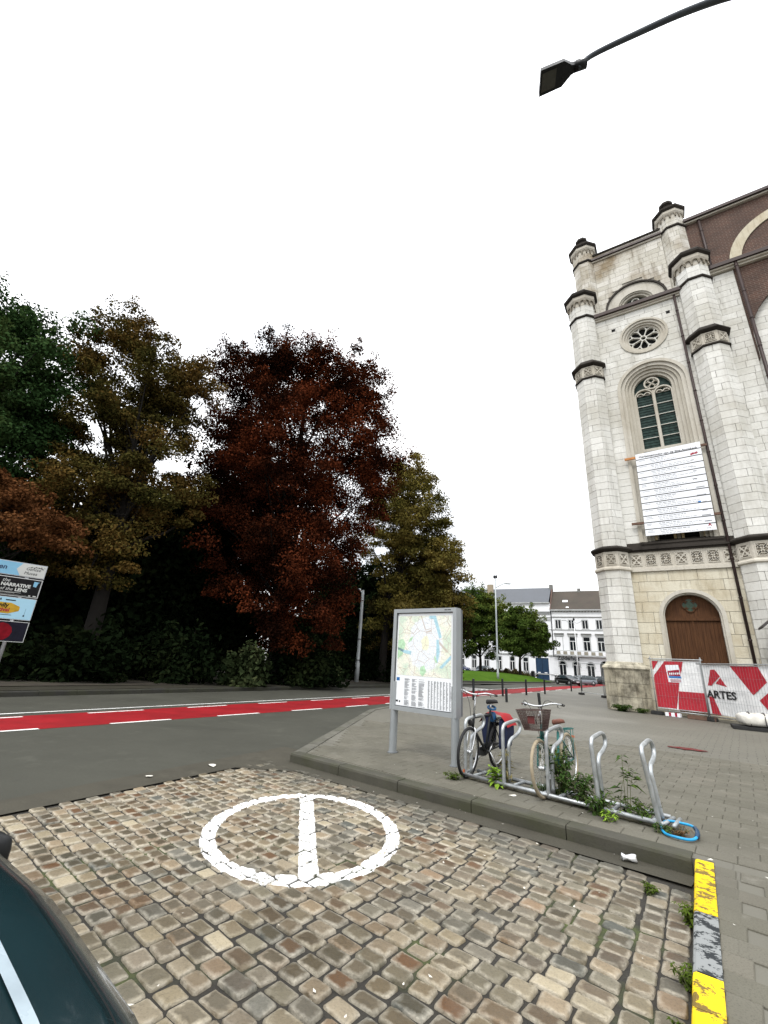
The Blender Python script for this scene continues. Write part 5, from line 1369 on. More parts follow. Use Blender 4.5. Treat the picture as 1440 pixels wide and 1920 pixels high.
MB().plate([(-.62 + .17 * math.cos(a * .5236) * 1.6, 1.69 + .26 * math.sin(a * .5236)) for a in range(12)], y_, -.0062).build('dark_red_shape', M('billboard_dark_red', (.16, .006, .012), .5, spec=.06), pans[3])
MB().plate([(-1.05 + .17 * math.cos(a * .5236), 1.71 + .17 * math.sin(a * .5236)) for a in range(12)], y_, -.0062).build('yellow_disc', m_mus, pans[3])
for z0, z1 in ((1.985, 1.997), (1.412, 1.424)): MB().b2(-3.58, -.0, y_, -.0062, z0, z1).build('white_edge', m_offw, pans[3])
MB().b2(-.017, -.002, y_, -.0062, 1.426, 1.983).build('white_edge', m_offw, pans[3])

# ================================================================== FAR BUILDINGS
m_plast = M('white_plaster', (.74, .75, .77), .8, 0, .06, .4, objc=False)
m_trim = M('grey_stone_trim', (.40, .41, .41), .85, 0, .15, .8, objc=False)
m_trimd = M('dark_stone_trim', (.16, .16, .15), .85, 0, .2, .8, objc=False)
m_wing = M('window_glass_dark', (.012, .014, .016), .12, 0, .3, .8)
m_frame = M('white_window_frame', (.75, .76, .77), .5, 0, .04)
t = NT('brown_roof_tiles'); v = t.obj()
m_roofb = t.out(t.mix(t.step(t.noise(v, 3.0, 5, .7), .4, .65), t.ramp(t.noise(v, .35, 5), [(.3, (.035, .026, .022)), (.7, (.06, .042, .034))]), (.05, .045, .03)), .85)
m_roofg = M('grey_slate', (.085, .092, .105), .6, 0, .12, .6)
m_gate = M('blue_gate_paint', (.012, .035, .075), .5, 0, .15, 2)
DB = (0.87, -0.5)
ORG = (42.1, 104.6, 0)
def window(parent, s, w, z0, z1, arched=False, blind=False, hood=False, mull=True, curtain=False):
    y = .02
    if blind:
        f = MB().b2(s - w / 2, s + w / 2, .05, .1, z0, z1).build('blind_window', m_plast, parent)
        MB().band(s, z1, w / 2, .12, z0, -.06, .04, 1, False, 0, math.pi).build('surround', m_trim, f) if False else None
        mb = MB(); mb.b2(s - w / 2 - .13, s - w / 2, -.05, .0, z0, z1); mb.b2(s + w / 2, s + w / 2 + .13, -.05, 0, z0, z1); mb.b2(s - w / 2 - .13, s + w / 2 + .13, -.05, 0, z1, z1 + .13); mb.build('surround', m_trim, f)
    else:
        f = (MB().disc(s, z1 - w / 2, w / 2, -.004, z0, 12) if arched else MB().b2(s - w / 2, s + w / 2, -.004, .05, z0, z1)).build('window', m_wing if not curtain else m_trim, parent)
        mb = MB(); e = .05
        if arched: mb.band(s, z1 - w / 2, w / 2 - e, e, z0, -.05, -.008, 12); mb.b2(s - w / 2, s + w / 2, -.048, -.008, z1 - w / 2 - .05, z1 - w / 2 + .05)
        else:
            mb.b2(s - w / 2, s - w / 2 + e, -.05, -.008, z0, z1); mb.b2(s + w / 2 - e, s + w / 2, -.05, -.008, z0, z1); mb.b2(s - w / 2 + e, s + w / 2 - e, -.05, -.008, z1 - e, z1); mb.b2(s - w / 2 + e, s + w / 2 - e, -.05, -.008, z0, z0 + e)
            if z1 - z0 > 2.6: mb.b2(s - w / 2 + e, s + w / 2 - e, -.049, -.008, z1 - 1.05, z1 - .93)
        if mull: mb.b2(s - .055, s + .055, -.052, -.008, z0 + .02, (z1 - w / 2 - .05) if arched else (z1 - (.99 if z1 - z0 > 2.6 else .05)))
        mb.build('frame', m_frame, f)
        mb = MB()
        if arched: mb.band(s, z1 - w / 2, w / 2 + .02, .16, z1 - w / 2 - .4, -.12, -.0, 12); mb.b2(s - w / 2 - .3, s - w / 2 - .02, -.12, 0, z1 - w / 2 - .52, z1 - w / 2 - .4); mb.b2(s + w / 2 + .02, s + w / 2 + .3, -.12, 0, z1 - w / 2 - .52, z1 - w / 2 - .4)
        else: mb.b2(s - w / 2 - .13, s - w / 2, -.07, .0, z0, z1); mb.b2(s + w / 2, s + w / 2 + .13, -.07, 0, z0, z1); mb.b2(s - w / 2 - .13, s + w / 2 + .13, -.07, 0, z1, z1 + .14)
        mb.build('surround', m_trim, f)
    if hood: MB().b2(s - w / 2 - .42, s + w / 2 + .42, -.32, 0, z1 + .55, z1 + .78).build('hood', m_trimd, f); MB().b2(s - w / 2 - .3, s + w / 2 + .3, -.16, 0, z1 + .14, z1 + .55).build('hood_frieze', m_trim, f)
    else: MB().b2(s - w / 2 - .2, s + w / 2 + .2, -.13, 0, z0 - .14, z0).build('sill', m_trim, f)
bz = thing('town_house', 'white three storey house with brown tiled roof and Zuiderhuis sign left of the church', 'house', ORG, DB)
SW = 18.0
MB().b2(.2, SW, .12, 11, -.3, 15.6).build('wall', m_plast, bz)
def front(parent, s0, s1, z0, z1, mat, y0=0.0): return MB().b2(s0, s1, y0, .12, z0, z1).build('front_wall', mat, parent)
front(bz, .2, SW, -.3, 15.6, m_plast)
MB().add([(.1, -.5, 16.0), (SW, -.5, 16.0), (SW, 5.5, 21.3), (.1, 5.5, 21.3), (.1, 11.5, 16), (SW, 11.5, 16)], [(0, 1, 2, 3), (3, 2, 5, 4)]).build('roof', m_roofb, bz)
MB().b2(.1, SW, -.5, .1, 15.7, 15.98).build('eaves_cornice', m_trim, bz)
for k in range(26): MB().b2(.4 + k * .66, .62 + k * .66, -.4, 0, 15.42, 15.68).build('dentil', m_trimd, bz)
MB().b2(.2, SW, -.14, 0, 14.15, 14.32).build('string_course', m_trimd, bz); MB().b2(.2, SW, -.12, 0, 11.2, 11.38).build('string_course', m_trim, bz)
def sky_win(parent, s, w, zc, h, slope):
    y = -.5 + (zc - 16.0) / slope; dy = h / slope
    return MB().add([(s - w / 2, y - .06, zc + .05), (s + w / 2, y - .06, zc + .05), (s + w / 2, y - .06 + dy, zc + h + .05), (s - w / 2, y - .06 + dy, zc + h + .05)], [(0, 1, 2, 3)]).build('skylight', M('skylight_glass', (.72, .74, .77), .15), parent)
sk = 5.3 / 6.0
sky_win(bz, 3.3, 1.15, 18.0, .55, sk); sky_win(bz, 3.9, .65, 16.35, .3, sk)
MB().b2(6.0, 6.7, 5.1, 5.8, 20.9, 21.9).build('chimney', m_trimd, bz)
for i in range(6):
    s_ = 1.55 + 2.95 * i
    window(bz, s_, 1.2, 11.55, 13.55)
    window(bz, s_, 1.4, 6.65, 9.7, blind=(i == 0), hood=True)
    if i < 3 or i > 3: window(bz, s_ + .35, 1.45, 1.1, 4.2, arched=True)
MB().disc(1.55 + 2.95 * 3 + .3, 3.6, 1.0, -.01, -.1, 14).build('archway', m_black, bz)
mb = MB(); mb.b2(.2, SW, -.75, 0, 5.35, 5.6); mb.b2(.2, SW, -.8, -.6, 6.5, 6.62); mb.build('balcony_slab', m_trim, bz)
for k in range(12): MB().b2(.3 + 1.475 * k, .75 + 1.475 * k, -.8, -.55, 5.6, 6.5).build('balcony_pier', m_plast, bz); MB().b2(.85 + 1.475 * k, 1.65 + 1.475 * k, -.74, -.62, 5.7, 6.4).build('balcony_panel', M('balcony_stone', (.27, .25, .2), .85, 0, .2, 1), bz)
MB().b2(.2, SW, -.12, 0, .75, .95).build('plinth_course', m_trimd, bz); MB().b2(1.2, SW, -.05, 0, -.3, .75).build('plinth', m_trim, bz)
for k in range(9): MB().b2(-.35, 1.0, -.1, 0, 1.0 + k * .45, 1.4 + k * .45).build('rusticated_block', m_plast, bz)
text('Zuiderhuis', 1.25, 1.0, 4.45, -.95, m_bk, bz, bold=.045, extrude=.03, xs=.86)
bl = thing('town_house', 'white four storey house with grey slate roof and blue gate behind the round trees', 'house', ORG, DB)
front(bl, -34, -.05, -.3, 17.5, m_plast, -.06); MB().b2(-34, -.05, .12, 11, -.3, 17.5).build('wall', m_plast, bl)
MB().add([(-34, -.5, 17.75), (-.2, -.5, 17.75), (-.2, 5.5, 22.3), (-34, 5.5, 22.3), (-34, 11.5, 17.75), (-.2, 11.5, 17.75)], [(0, 1, 2, 3), (3, 2, 5, 4)]).build('roof', m_roofg, bl)
MB().add([(-.12, -.5, 16.0), (-.12, 5.5, 22.5), (-.12, 11.5, 16), (.12, -.5, 16.0), (.12, 5.5, 22.5), (.12, 11.5, 16)], [(0, 1, 2), (5, 4, 3), (0, 3, 4, 1), (1, 4, 5, 2)]).build('gable_wall', M('gable_brick', (.13, .085, .07), .9, 0, .2, 2), bl)
MB().b2(-.6, .25, 4.9, 5.9, 21.6, 23.0).build('chimney', m_trimd, bl)
MB().b2(-16.3, -14.8, 3, 4, 20.2, 23.2).build('chimney', M('tan_chimney', (.3, .25, .18), .9), bl)
MB().b2(-34, -.05, -.5, -.06, 17.5, 17.74).build('eaves_cornice', m_trim, bl)
for z0, z1, y0_, mm in ((15.3, 15.6, -.5, m_trim), (14.9, 15.25, -.25, m_trim), (14.0, 14.15, -.2, m_trimd), (11.2, 11.35, -.2, m_trim), (1.0, 1.2, -.2, m_trim), (5.2, 5.5, -.3, m_trim)): MB().b2(-34, -.05, y0_, -.06, z0, z1).build('string_course', mm, bl)
MB().b2(-1.5, -.25, -.16, -.06, 5.5, 13.4).build('pilaster', m_plast, bl); MB().b2(-1.65, -.1, -.3, -.06, 13.4, 13.8).build('capital', m_trim, bl)
grp = bpy.data.objects
for i in range(9):
    s_ = -3.2 - 3.2 * i
    for z0, z1, kw in ((11.7, 13.4, dict(curtain=True)), (6.9, 9.6, dict(hood=True)), (1.5, 4.6, {})):
        if z0 < 2 and i == 0: continue
        n0 = len(bl.children); window(bl, s_, 1.15, z0, z1, **kw)
for o in bl.children:
    if o.name.startswith('window'): o.location.y = -.06
gt = MB().b2(-4.1, -1.15, -.11, -.06, -.2, 4.7).build('gate', m_gate, bl)
for s_ in (-2.62,): MB().b2(s_ - .03, s_ + .03, -.13, -.11, -.2, 4.7).build('gate_joint', m_black, gt)
for s_ in (-3.4, -1.9): MB().b2(s_ - .3, s_ + .3, -.13, -.11, 1.3, 1.5).build('letter_plate', m_frame, gt)
mb = MB(); mb.b2(-4.45, -4.1, -.2, -.06, -.2, 5.0); mb.b2(-1.15, -.8, -.2, -.06, -.2, 5.0); mb.b2(-4.1, -1.15, -.2, -.06, 4.7, 5.0); mb.build('gate_surround', m_plast, bl)
sky_win(bl, -11.2, .7, 18.6, .3, .75).location.z = 1.0
# slim twin-arm lamp in front of the house
ld = thing('street_lamp', 'slim white twin arm lamp post in front of the brown roofed house', 'street lamp', (37.6, 82.5, -.05), DB, group='street lamps')
MB().lathe([(.09, 0), (.07, 5), (.05, 11.2)], (0, 0, 0), 8).build('pole', m_frame, ld, True)
for s_ in (-1, 1):
    MB().tube(smooth_path([(0, 0, 10.9), (.6 * s_, 0, 10.7), (1.4 * s_, 0, 11.15)], 4), .04, 6).build('arm', m_galvd, ld, True)
    MB().box((1.75 * s_, 0, 11.2), (.8, .2, .09)).build('lamp_head', m_galvd, ld)
MB().lathe([(.05, 0), (.18, .1), (.18, .35), (.05, .5)], (0, 0, 11.2), 8).build('camera_dome', m_ldark, ld, True)
# parcel of hoarding boards and a cage behind the far fence
# ================================================================== CARS
m_wind = M('car_glass', (.02, .03, .035), .06, 0, .2, 2)
m_alloy = M('alloy_rim', (.35, .36, .37), .35, .8, .1); m_trimb = M('car_black_plastic', (.012, .013, .014), .5)
m_lampw = M('headlamp_glass', (.55, .58, .6), .1); m_lampr = M('tail_lamp', (.25, .01, .01), .2)
def car(label, loc, fwd, paint, L=4.2, Wd=.87, estate=True, Hh=1.45, hood_h=.92, group='parked cars', name='car', cab=0.0, mir=.40):
    """x forward, origin under the middle; body lofted over stations"""
    c = thing(name, label, 'car', loc, fwd, group=group)
    # stations: t 0..1 from nose to tail: (x, half width, top height, bottom height)
    st = [(1.0, .55, .56, .30), (.985, .74, .68, .22), (.95, .90, .76, .19), (.88, .97, hood_h - .08, .18), (.75, 1.0, hood_h - .02, .18), (.58, 1.0, hood_h + .03, .18), (.5, 1.0, hood_h + .05, .18), (.3, 1.0, hood_h + .05, .18),
          (.0, 1.0, hood_h + .06, .18), (-.4, 1.0, hood_h + .07, .18), (-.75, .98, hood_h + .08, .2), (-.93, .93, hood_h + .06, .24), (-.985, .84, hood_h - .02, .3), (-1.0, .70, .70, .36)]
    mb = MB(); n = 20
    for t_, w, top, bot in st:
        for k in range(n):
            a = 2 * math.pi * k / n; e = .42
            f_ = lambda q, e=e: math.copysign(abs(q) ** e, q)
            y = f_(math.cos(a)) * w * Wd; z = (top + bot) / 2 + f_(math.sin(a)) * (top - bot) / 2
            if math.sin(a) > 0: z += -.03 * (abs(y) / Wd) ** 2 + .03 * (1 - (y / (w * Wd + 1e-6)) ** 2)
            mb.v.append((t_ * L / 2, y, z))
    for i in range(len(st) - 1):
        for k in range(n): mb.f.append((i * n + k, i * n + (k + 1) % n, (i + 1) * n + (k + 1) % n, (i + 1) * n + k))
    mb.f.append(tuple(range(n - 1, -1, -1))); mb.f.append(tuple((len(st) - 1) * n + k for k in range(n)))
    body = mb.build('body', paint, c, True)
    # cabin
    cb = [(.50 + cab, .86, hood_h + .02), (.20 + cab, .80, Hh - .10), (.08 + cab, .78, Hh - .01), (-.25, .78, Hh), (-.60, .77, Hh - .03), (-.82 if estate else -.5, .74, Hh - .12), (-.95 if estate else -.75, .84, hood_h + .05)]
    g_ = MB(); rf = MB(); m = 9
    for i, (t_, w, top) in enumerate(cb):
        zb = hood_h
        for k in range(m):
            a = math.pi * k / (m - 1); cy_ = math.cos(a); wy = Wd * (w + (.98 - w) * (1 - min(1, math.sin(a) ** .55)))
            g_.v.append((t_ * L / 2, math.copysign(abs(cy_) ** .35, cy_) * wy * (1 if abs(cy_) > 1e-6 else 0), zb + (top - zb) * max(0, math.sin(a)) ** .4))
    for i in range(len(cb) - 1):
        for k in range(m - 1): g_.f.append((i * m + k, i * m + k + 1, (i + 1) * m + k + 1, (i + 1) * m + k))
    g_.build('glass', m_wind, c, True)
    for i in range(1, len(cb) - 1):
        t_, w, top = cb[i]
        for q in (-.72, 0, .72): rf.v.append((t_ * L / 2, q * w * Wd, top + (.018 if q == 0 else .004)))
    k_ = len(cb) - 2
    for i in range(k_ - 1): rf.f += [(i * 3 + q, i * 3 + q + 1, i * 3 + 4 + q, i * 3 + 3 + q) for q in (0, 1)]
    rf.build('roof', paint, c, True)
    for s_ in (-1, 1):
        for xa, xb in ((.50 + cab, .20 + cab), (-.02 + cab, -.04 + cab), (-.5, -.5), (cb[-2][0], cb[-1][0])):
            MB().tube([(xa * L / 2, s_ * Wd * (.90 if xa > .35 or xa < -.7 else .93), hood_h + .03), (xb * L / 2, s_ * Wd * .785, Hh - .06)], .028, 6).build('pillar', paint, c)
        for x in (.62, -.62):
            w_ = MB().lathe([(.20, -.09), (.30, -.09), (.315, -.07), (.315, .07), (.30, .09), (.20, .09)], (x * L / 2, s_ * (Wd - .10), .315), 24, axis='y').build('wheel', m_tyre, c, True)
            MB().lathe([(.03, -.02), (.19, -.015), (.205, .0), (.205, .01)], (x * L / 2, s_ * (Wd - .012), .315), 18, axis='y').build('rim', m_alloy, w_, True)
            MB().torus((x * L / 2, s_ * (Wd - .006), .33), (0, 1, 0), .345, .02, 24, 6).build('wheel_arch', m_trimb, c)
        MB().lathe([(.02, -.05), (.085, -.03), (.095, .02), (.03, .05)], (.955 * L / 2, s_ * Wd * .66, .66), 14, axis='x').build('headlamp', m_lampw, c, True)
        MB().box((-.985 * L / 2, s_ * Wd * .72, .75), (.05, .14, .28)).build('tail_lamp', m_lampr, c)
        mm_ = MB(); pillow(mm_, (0, 0, 0), .055, .085, .12, 0, 5, 16, 8)
        mo = mm_.build('mirror', m_trimb, c, True); mo.location = (mir * L / 2, s_ * (Wd + .09), hood_h - (.30 if cab else -.02))
        MB().tube([(mir * L / 2, s_ * (Wd - .05), hood_h - (.1 if cab else -.03)), (mir * L / 2, s_ * (Wd + .08), hood_h - (.06 if cab else -.06))], .025, 6).build('mirror_arm', m_trimb, c)
    MB().box((.992 * L / 2, 0, .42), (.05, .9, .16)).build('grille', m_trimb, c)
    MB().box((1.0 * L / 2, 0, .52), (.03, .5, .11)).build('number_plate', m_panel, c)
    return c, body
def paintm(name, col, rough=.22):
    t = NT(name); t.b.inputs['Coat Weight'].default_value = .35; t.b.inputs['Coat Roughness'].default_value = .04
    return t.out(t.ramp(t.noise(t.obj(), 3, 3), [(.3, tuple(x * .85 for x in col)), (.7, tuple(x * 1.1 for x in col))]), rough, .0, .35)
cc = Vector((.82, -.57)).normalized(); cnn = Vector((-cc.y, cc.x))
ctr = cc * (-.62 - 1.95) + cnn * (-.03)
p_teal = paintm('dark_teal_car_paint', (.008, .022, .026)); p_blk = paintm('black_car_paint', (.006, .006, .007)); p_gry = paintm('silver_blue_car_paint', (.20, .23, .26)); p_blue = paintm('blue_car_paint', (.02, .03, .09)); p_wht = paintm('white_car_paint', (.7, .71, .72))
own, ownb = car('dark teal car bonnet with pale stripe in the lower left corner', (ctr.x, ctr.y, ZR), (cc.x, cc.y), p_teal, 3.9, .86, True, 1.44, .99, group=None, cab=-.42, mir=-.03)
c1_, _ = car('black parked car in front of the white house, nose towards us', (29.5, 68.5, -.1), (.25, -.97), p_blk, 4.4, .92, False, 1.42)
c2_, _ = car('silver blue estate car parked behind the black car', (34.0, 73.5, -.1), (-.9, -.2), p_gry, 4.5, .92, True, 1.5)
c3_, _ = car('blue parked car beyond the lawn, next to the map board edge', (19.0, 99.0, .6), (.8, -.5), p_blue, 4.3, .9, True, 1.6)
c4_, _ = car('pale parked car beyond the lawn, half hidden by the tree trunks', (24.5, 98.0, .5), (.8, -.5), p_gry, 4.5, .9, True, 1.55)
c5_, _ = car('white parked van seen through the gap beside the billboard', (-27.0, 38.0, 0), (.9, .3), p_wht, 5.0, 1.0, True, 2.0, 1.1)
c6_, _ = car('dark parked car farthest right of the pair, behind the site fence', (39.0, 78.0, -.1), (-.9, .3), p_blk, 4.3, .92, True, 1.5)
# stripe on the bonnet, following the loft
def bonnet_strip(y0, y1, name, mat, lift):
    mb = MB(); Wd, hood_h, L = .86, .99, 3.9
    st = [(.95, .90, .76, .19), (.88, .97, hood_h - .08, .18), (.75, 1.0, hood_h - .02, .18), (.58, 1.0, hood_h + .03, .18), (.5, 1.0, hood_h + .05, .18), (.3, 1.0, hood_h + .05, .18), (.0, 1.0, hood_h + .06, .18)]
    N = 26
    for i in range(N + 1):
        t_ = .22 + .73 * i / N
        for j in range(len(st) - 1):
            if st[j + 1][0] <= t_ <= st[j][0]: a, b = st[j + 1], st[j]
        f = (t_ - a[0]) / (b[0] - a[0]); w, top, bot = [a[k] + (b[k] - a[k]) * f for k in (1, 2, 3)]
        for y in (y0, y1):
            u = min(.999, y / (w * Wd)); ca = u ** (1 / .42); sa = math.sqrt(1 - ca * ca)
            z = (top + bot) / 2 + sa ** .42 * (top - bot) / 2 - .03 * (y / Wd) ** 2 + .03 * (1 - u * u)
            mb.v.append((t_ * L / 2, y, z + lift))
    mb.f = [(2 * i, 2 * i + 1, 2 * i + 3, 2 * i + 2) for i in range(N)]
    return mb.build(name, mat, own, True)
bonnet_strip(.555, .58, 'bonnet_stripe', M('pale_stripe_paint', (.30, .36, .40), .25), .004)
bonnet_strip(.712, .717, 'bonnet_gap', m_black, .004)
bonnet_strip(.255, .30, 'bonnet_stripe', M('pale_stripe_paint', (.30, .36, .40), .25), .004)

# ================================================================== TREES
def leaf_mat(name, stops, hue_noise=.25, rough=.6):
    t = NT(name); v = t.pos()
    g_ = t.t.nodes.new('ShaderNodeNewGeometry'); ri = g_.outputs['Random Per Island']
    f = t.math('ADD', t.math('MULTIPLY', ri, .34), t.math('MULTIPLY', t.step(t.noise(v, hue_noise, 4), .34, .66), .68), clamp=True)
    c = t.ramp(f, stops)
    m = t.out(c, rough, 0, .0)
    # thin leaves let some light through
    tr = t.n('ShaderNodeBsdfTranslucent', {'Color': t.mix(.4, c, (.2, .22, .05), 'MULTIPLY')})
    mxs = t.t.nodes.new('ShaderNodeMixShader'); mxs.inputs[0].default_value = .10
    t.t.links.new(t.b.outputs[0], mxs.inputs[1]); t.t.links.new(tr, mxs.inputs[2])
    t.t.links.new(mxs.outputs[0], t.t.nodes['Material Output'].inputs['Surface'])
    return m
lm_green = leaf_mat('dark_green_leaves', [(0, (.012, .028, .010)), (.5, (.032, .066, .022)), (1, (.075, .11, .036))])
lm_olive = leaf_mat('olive_rust_leaves', [(0, (.024, .028, .008)), (.4, (.072, .060, .017)), (.75, (.13, .076, .022)), (1, (.115, .095, .035))])
lm_copper = leaf_mat('copper_leaves', [(0, (.008, .004, .003)), (.38, (.024, .009, .005)), (.72, (.088, .023, .010)), (1, (.175, .044, .017))], .42)
lm_yg = leaf_mat('yellow_green_leaves', [(0, (.05, .052, .012)), (.4, (.13, .115, .03)), (.8, (.22, .17, .045)), (1, (.26, .22, .08))], .3)
lm_orange = leaf_mat('orange_leaves', [(0, (.04, .018, .008)), (.5, (.11, .045, .018)), (1, (.16, .075, .03))], .5)
lm_lime = leaf_mat('lime_green_leaves', [(0, (.05, .08, .012)), (.5, (.10, .15, .02)), (1, (.16, .20, .035))], .4)
lm_linden = leaf_mat('linden_leaves', [(0, (.026, .048, .010)), (.5, (.06, .095, .02)), (1, (.135, .15, .03))], .2)
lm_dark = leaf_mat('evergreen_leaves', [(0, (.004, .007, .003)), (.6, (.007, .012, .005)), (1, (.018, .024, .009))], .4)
lm_laurel = leaf_mat('laurel_leaves', [(0, (.01, .016, .006)), (.6, (.03, .042, .018)), (1, (.08, .09, .04))], .8, .4)
lm_weed = leaf_mat('weed_leaves', [(0, (.018, .038, .010)), (.5, (.042, .08, .02)), (1, (.10, .145, .035))], 3.0)
lm_weed2 = leaf_mat('bright_weed_leaves', [(0, (.10, .20, .02)), (1, (.30, .42, .06))], 3.0)
lm_moss = leaf_mat('moss_leaves', [(0, (.03, .055, .008)), (1, (.09, .13, .02))], 4.0)
m_bark = M('bark', (.013, .011, .009), .95, 0, .4, 3, .8)
m_stem = M('weed_stem', (.09, .10, .04), .8)
def leaf_cloud(centres, radii, n_per, size, rng, droop=.0, flat=.6, up=.55):
    """leaves as folded diamonds gathered in clumps; returns V,F (quads)"""
    C = np.repeat(np.asarray(centres), n_per, 0); Rr = np.repeat(np.asarray(radii), n_per)
    N = len(C); d = rng.normal(size=(N, 3)); d /= np.linalg.norm(d, axis=1)[:, None]
    rad = rng.random(N) ** .45
    P = C + d * (rad * Rr)[:, None] * np.array([1, 1, flat])
    P[:, 2] -= droop * (np.hypot(d[:, 0], d[:, 1]) * rad) ** 2 * Rr
    nrm = rng.normal(size=(N, 3)) * .75 + d * .5; nrm[:, 2] += up; nrm /= np.linalg.norm(nrm, axis=1)[:, None]
    a = rng.normal(size=(N, 3)); u = np.cross(nrm, a); u /= np.linalg.norm(u, axis=1)[:, None]; w = np.cross(nrm, u)
    s = size * rng.uniform(.6, 1.35, N)
    L = u * (s * .62)[:, None]; Wd = w * (s * .36)[:, None]; fo = nrm * (s * .10)[:, None]
    V = np.stack([P - L, P + Wd + fo, P + L, P - Wd + fo], 1).reshape(-1, 3)
    F = np.arange(4 * N).reshape(-1, 4)
    return V, F
def tree(name, label, base, height, trunk_r, ells, n_clump, n_leaf, size, lmat, clump_r, seed, group=None, fork=.3, droop=.25, extra=None, shell=.5, limbs=1.0, category='tree', flat=.6):
    rng = np.random.default_rng(seed); rr = random.Random(seed)
    t_ = thing(name, label, category, base, group=group)
    B = np.array(base); vol = np.array([e[3] * e[4] * e[5] for e in ells]) ** .8; vol /= vol.sum()
    cen = []; rad = []
    for e, f in zip(ells, vol):
        k = max(3, int(n_clump * f)); d = rng.normal(size=(k, 3)); d /= np.linalg.norm(d, axis=1)[:, None]
        r_ = rng.random(k) ** shell
        wob = 1 + .16 * np.sin(5 * d[:, 0] + seed) * np.cos(4 * d[:, 2] + 2 * seed) + rng.normal(size=k) * .06
        cen.append(np.array(e[:3]) - B + d * (r_ * wob)[:, None] * np.array(e[3:6])); rad.append(clump_r * rng.uniform(.65, 1.35, k))
    cen = np.concatenate(cen); rad = np.concatenate(rad)
    keep = cen[:, 2] > .3; cen = cen[keep]; rad = rad[keep]
    V, F = leaf_cloud(cen, rad, n_leaf, size, rng, droop, flat)
    # sprigs that break the outline
    k = len(cen) // 2; sel = rng.choice(len(cen), k); out = cen[sel] - np.mean(cen, 0); out /= np.linalg.norm(out, axis=1)[:, None] + 1e-6
    sp = cen[sel] + out * (rad[sel] * rng.uniform(.5, 1.0, k))[:, None] + np.array([0, 0, .15]) * rad[sel][:, None]
    V2, F2 = leaf_cloud(sp, rad[sel] * .42, max(8, n_leaf // 6), size, rng, 0, 1.0, .4)
    V = np.concatenate([V, V2]); F = np.concatenate([F, F2 + len(V) - len(V2)])
    put('crown', np_mesh('crown', V, F, lmat), t_)
    # trunk and limbs
    mb = MB(); top = Vector((0, 0, height * fork))
    cc_ = cen.mean(0)
    lead = smooth_path([(0, 0, -.2), (rr.uniform(-.1, .1), rr.uniform(-.1, .1), height * fork * .5), (cc_[0] * .15, cc_[1] * .15, height * fork), (cc_[0] * .7, cc_[1] * .7, height * .6), (cc_[0], cc_[1], height * .92)], 4)
    n = len(lead); mb.tube(lead, [trunk_r * (1.25 if i == 0 else 1) * max(.06, 1 - .95 * i / n) for i in range(n)], 10)
    order = rng.permutation(len(cen))[:int(46 * limbs)]
    for i in order:
        c = Vector(cen[i]); hz = min(max(height * fork * .7, c.z * rr.uniform(.45, .75)), height * .85)
        k = min(range(n), key=lambda q: abs(lead[q].z - hz)); s0 = lead[k]
        r0 = trunk_r * max(.06, 1 - .95 * k / n) * .5
        mid = s0.lerp(c, .5) + Vector((rr.uniform(-.4, .4), rr.uniform(-.4, .4), rr.uniform(.1, .7)))
        pts = smooth_path([s0, s0.lerp(mid, .5) + Vector((0, 0, .15)), mid, c], 3)
        mb.tube(pts, [max(.012, r0 * (1 - .93 * q / len(pts))) for q in range(len(pts))], 6)
        for _ in range(2):
            c2 = Vector(cen[rng.integers(len(cen))])
            if (c2 - mid).length < 4.0: mb.tube(smooth_path([mid, mid.lerp(c2, .5) + Vector((0, 0, .2)), c2], 3), [max(.01, r0 * .4), max(.01, r0 * .3), .014, .012, .011, .01, .01], 5)
    mb.build('trunk', m_bark, t_, True)
    return t_
GP = 'trees along the park edge'
tree('copper_beech', 'large copper beech with dark red crown in the middle of the tree row', (-5.9, 26.5, 0), 23, .55,
     [(-6.2, 26, 12, 5.9, 5.0, 9.2), (-10.0, 25.6, 18.8, 2.9, 3.2, 3.8), (-8.6, 25.6, 21.4, 2.6, 2.8, 1.9), (-5.6, 25.8, 21.2, 3.0, 3.0, 2.2), (-3.1, 25.6, 18.8, 3.3, 3.4, 3.2), (-1.0, 25.6, 14.0, 1.9, 3, 4.2), (-4.8, 24.8, 6, 3.6, 3, 4.4), (-9.9, 25.6, 12.8, 2.4, 3, 4.0)], 720, 400, .12, lm_copper, .98, 11, GP, .22, .5)
tree('maple', 'rust leaved maple with airy crown between the green tree and the copper beech', (-13.2, 20.6, 0), 20, .42,
     [(-14.4, 20.8, 13.6, 3.7, 3.4, 4.6), (-17.6, 20.6, 17.4, 1.7, 2.0, 2.0), (-15.8, 20.6, 18.8, 1.6, 1.8, 2.2), (-12.2, 20.4, 16.0, 2.1, 2.4, 1.9), (-13.4, 20.5, 9.0, 4.8, 3.2, 2.4), (-14.0, 20.0, 5.8, 4.0, 2.4, 1.7)], 340, 300, .125, lm_olive, .82, 12, GP, .38, .15, shell=.6, flat=.45)
tree('plane_tree', 'tall dark green tree filling the left edge', (-21.5, 19.5, 0), 20, .5,
     [(-22.3, 19.2, 13, 6.0, 5, 7.0), (-18.6, 18.8, 12.2, 3.0, 3, 4.2), (-21.5, 19, 17.8, 3.0, 3, 2.2), (-21, 19.5, 7, 5, 4, 3)], 380, 300, .15, lm_green, .95, 13, GP, .3, .2)
tree('orange_maple', 'low orange brown maple branches above the billboard', (-17.2, 17.5, 0), 7.4, .2,
     [(-15.9, 16.8, 6.6, 3.0, 2.0, 1.0), (-17.0, 17, 7.3, 2.4, 2, .9), (-13.6, 16.6, 5.6, 1.8, 1.5, .7)], 100, 230, .11, lm_orange, .6, 14, GP, .5, .3, flat=.4)
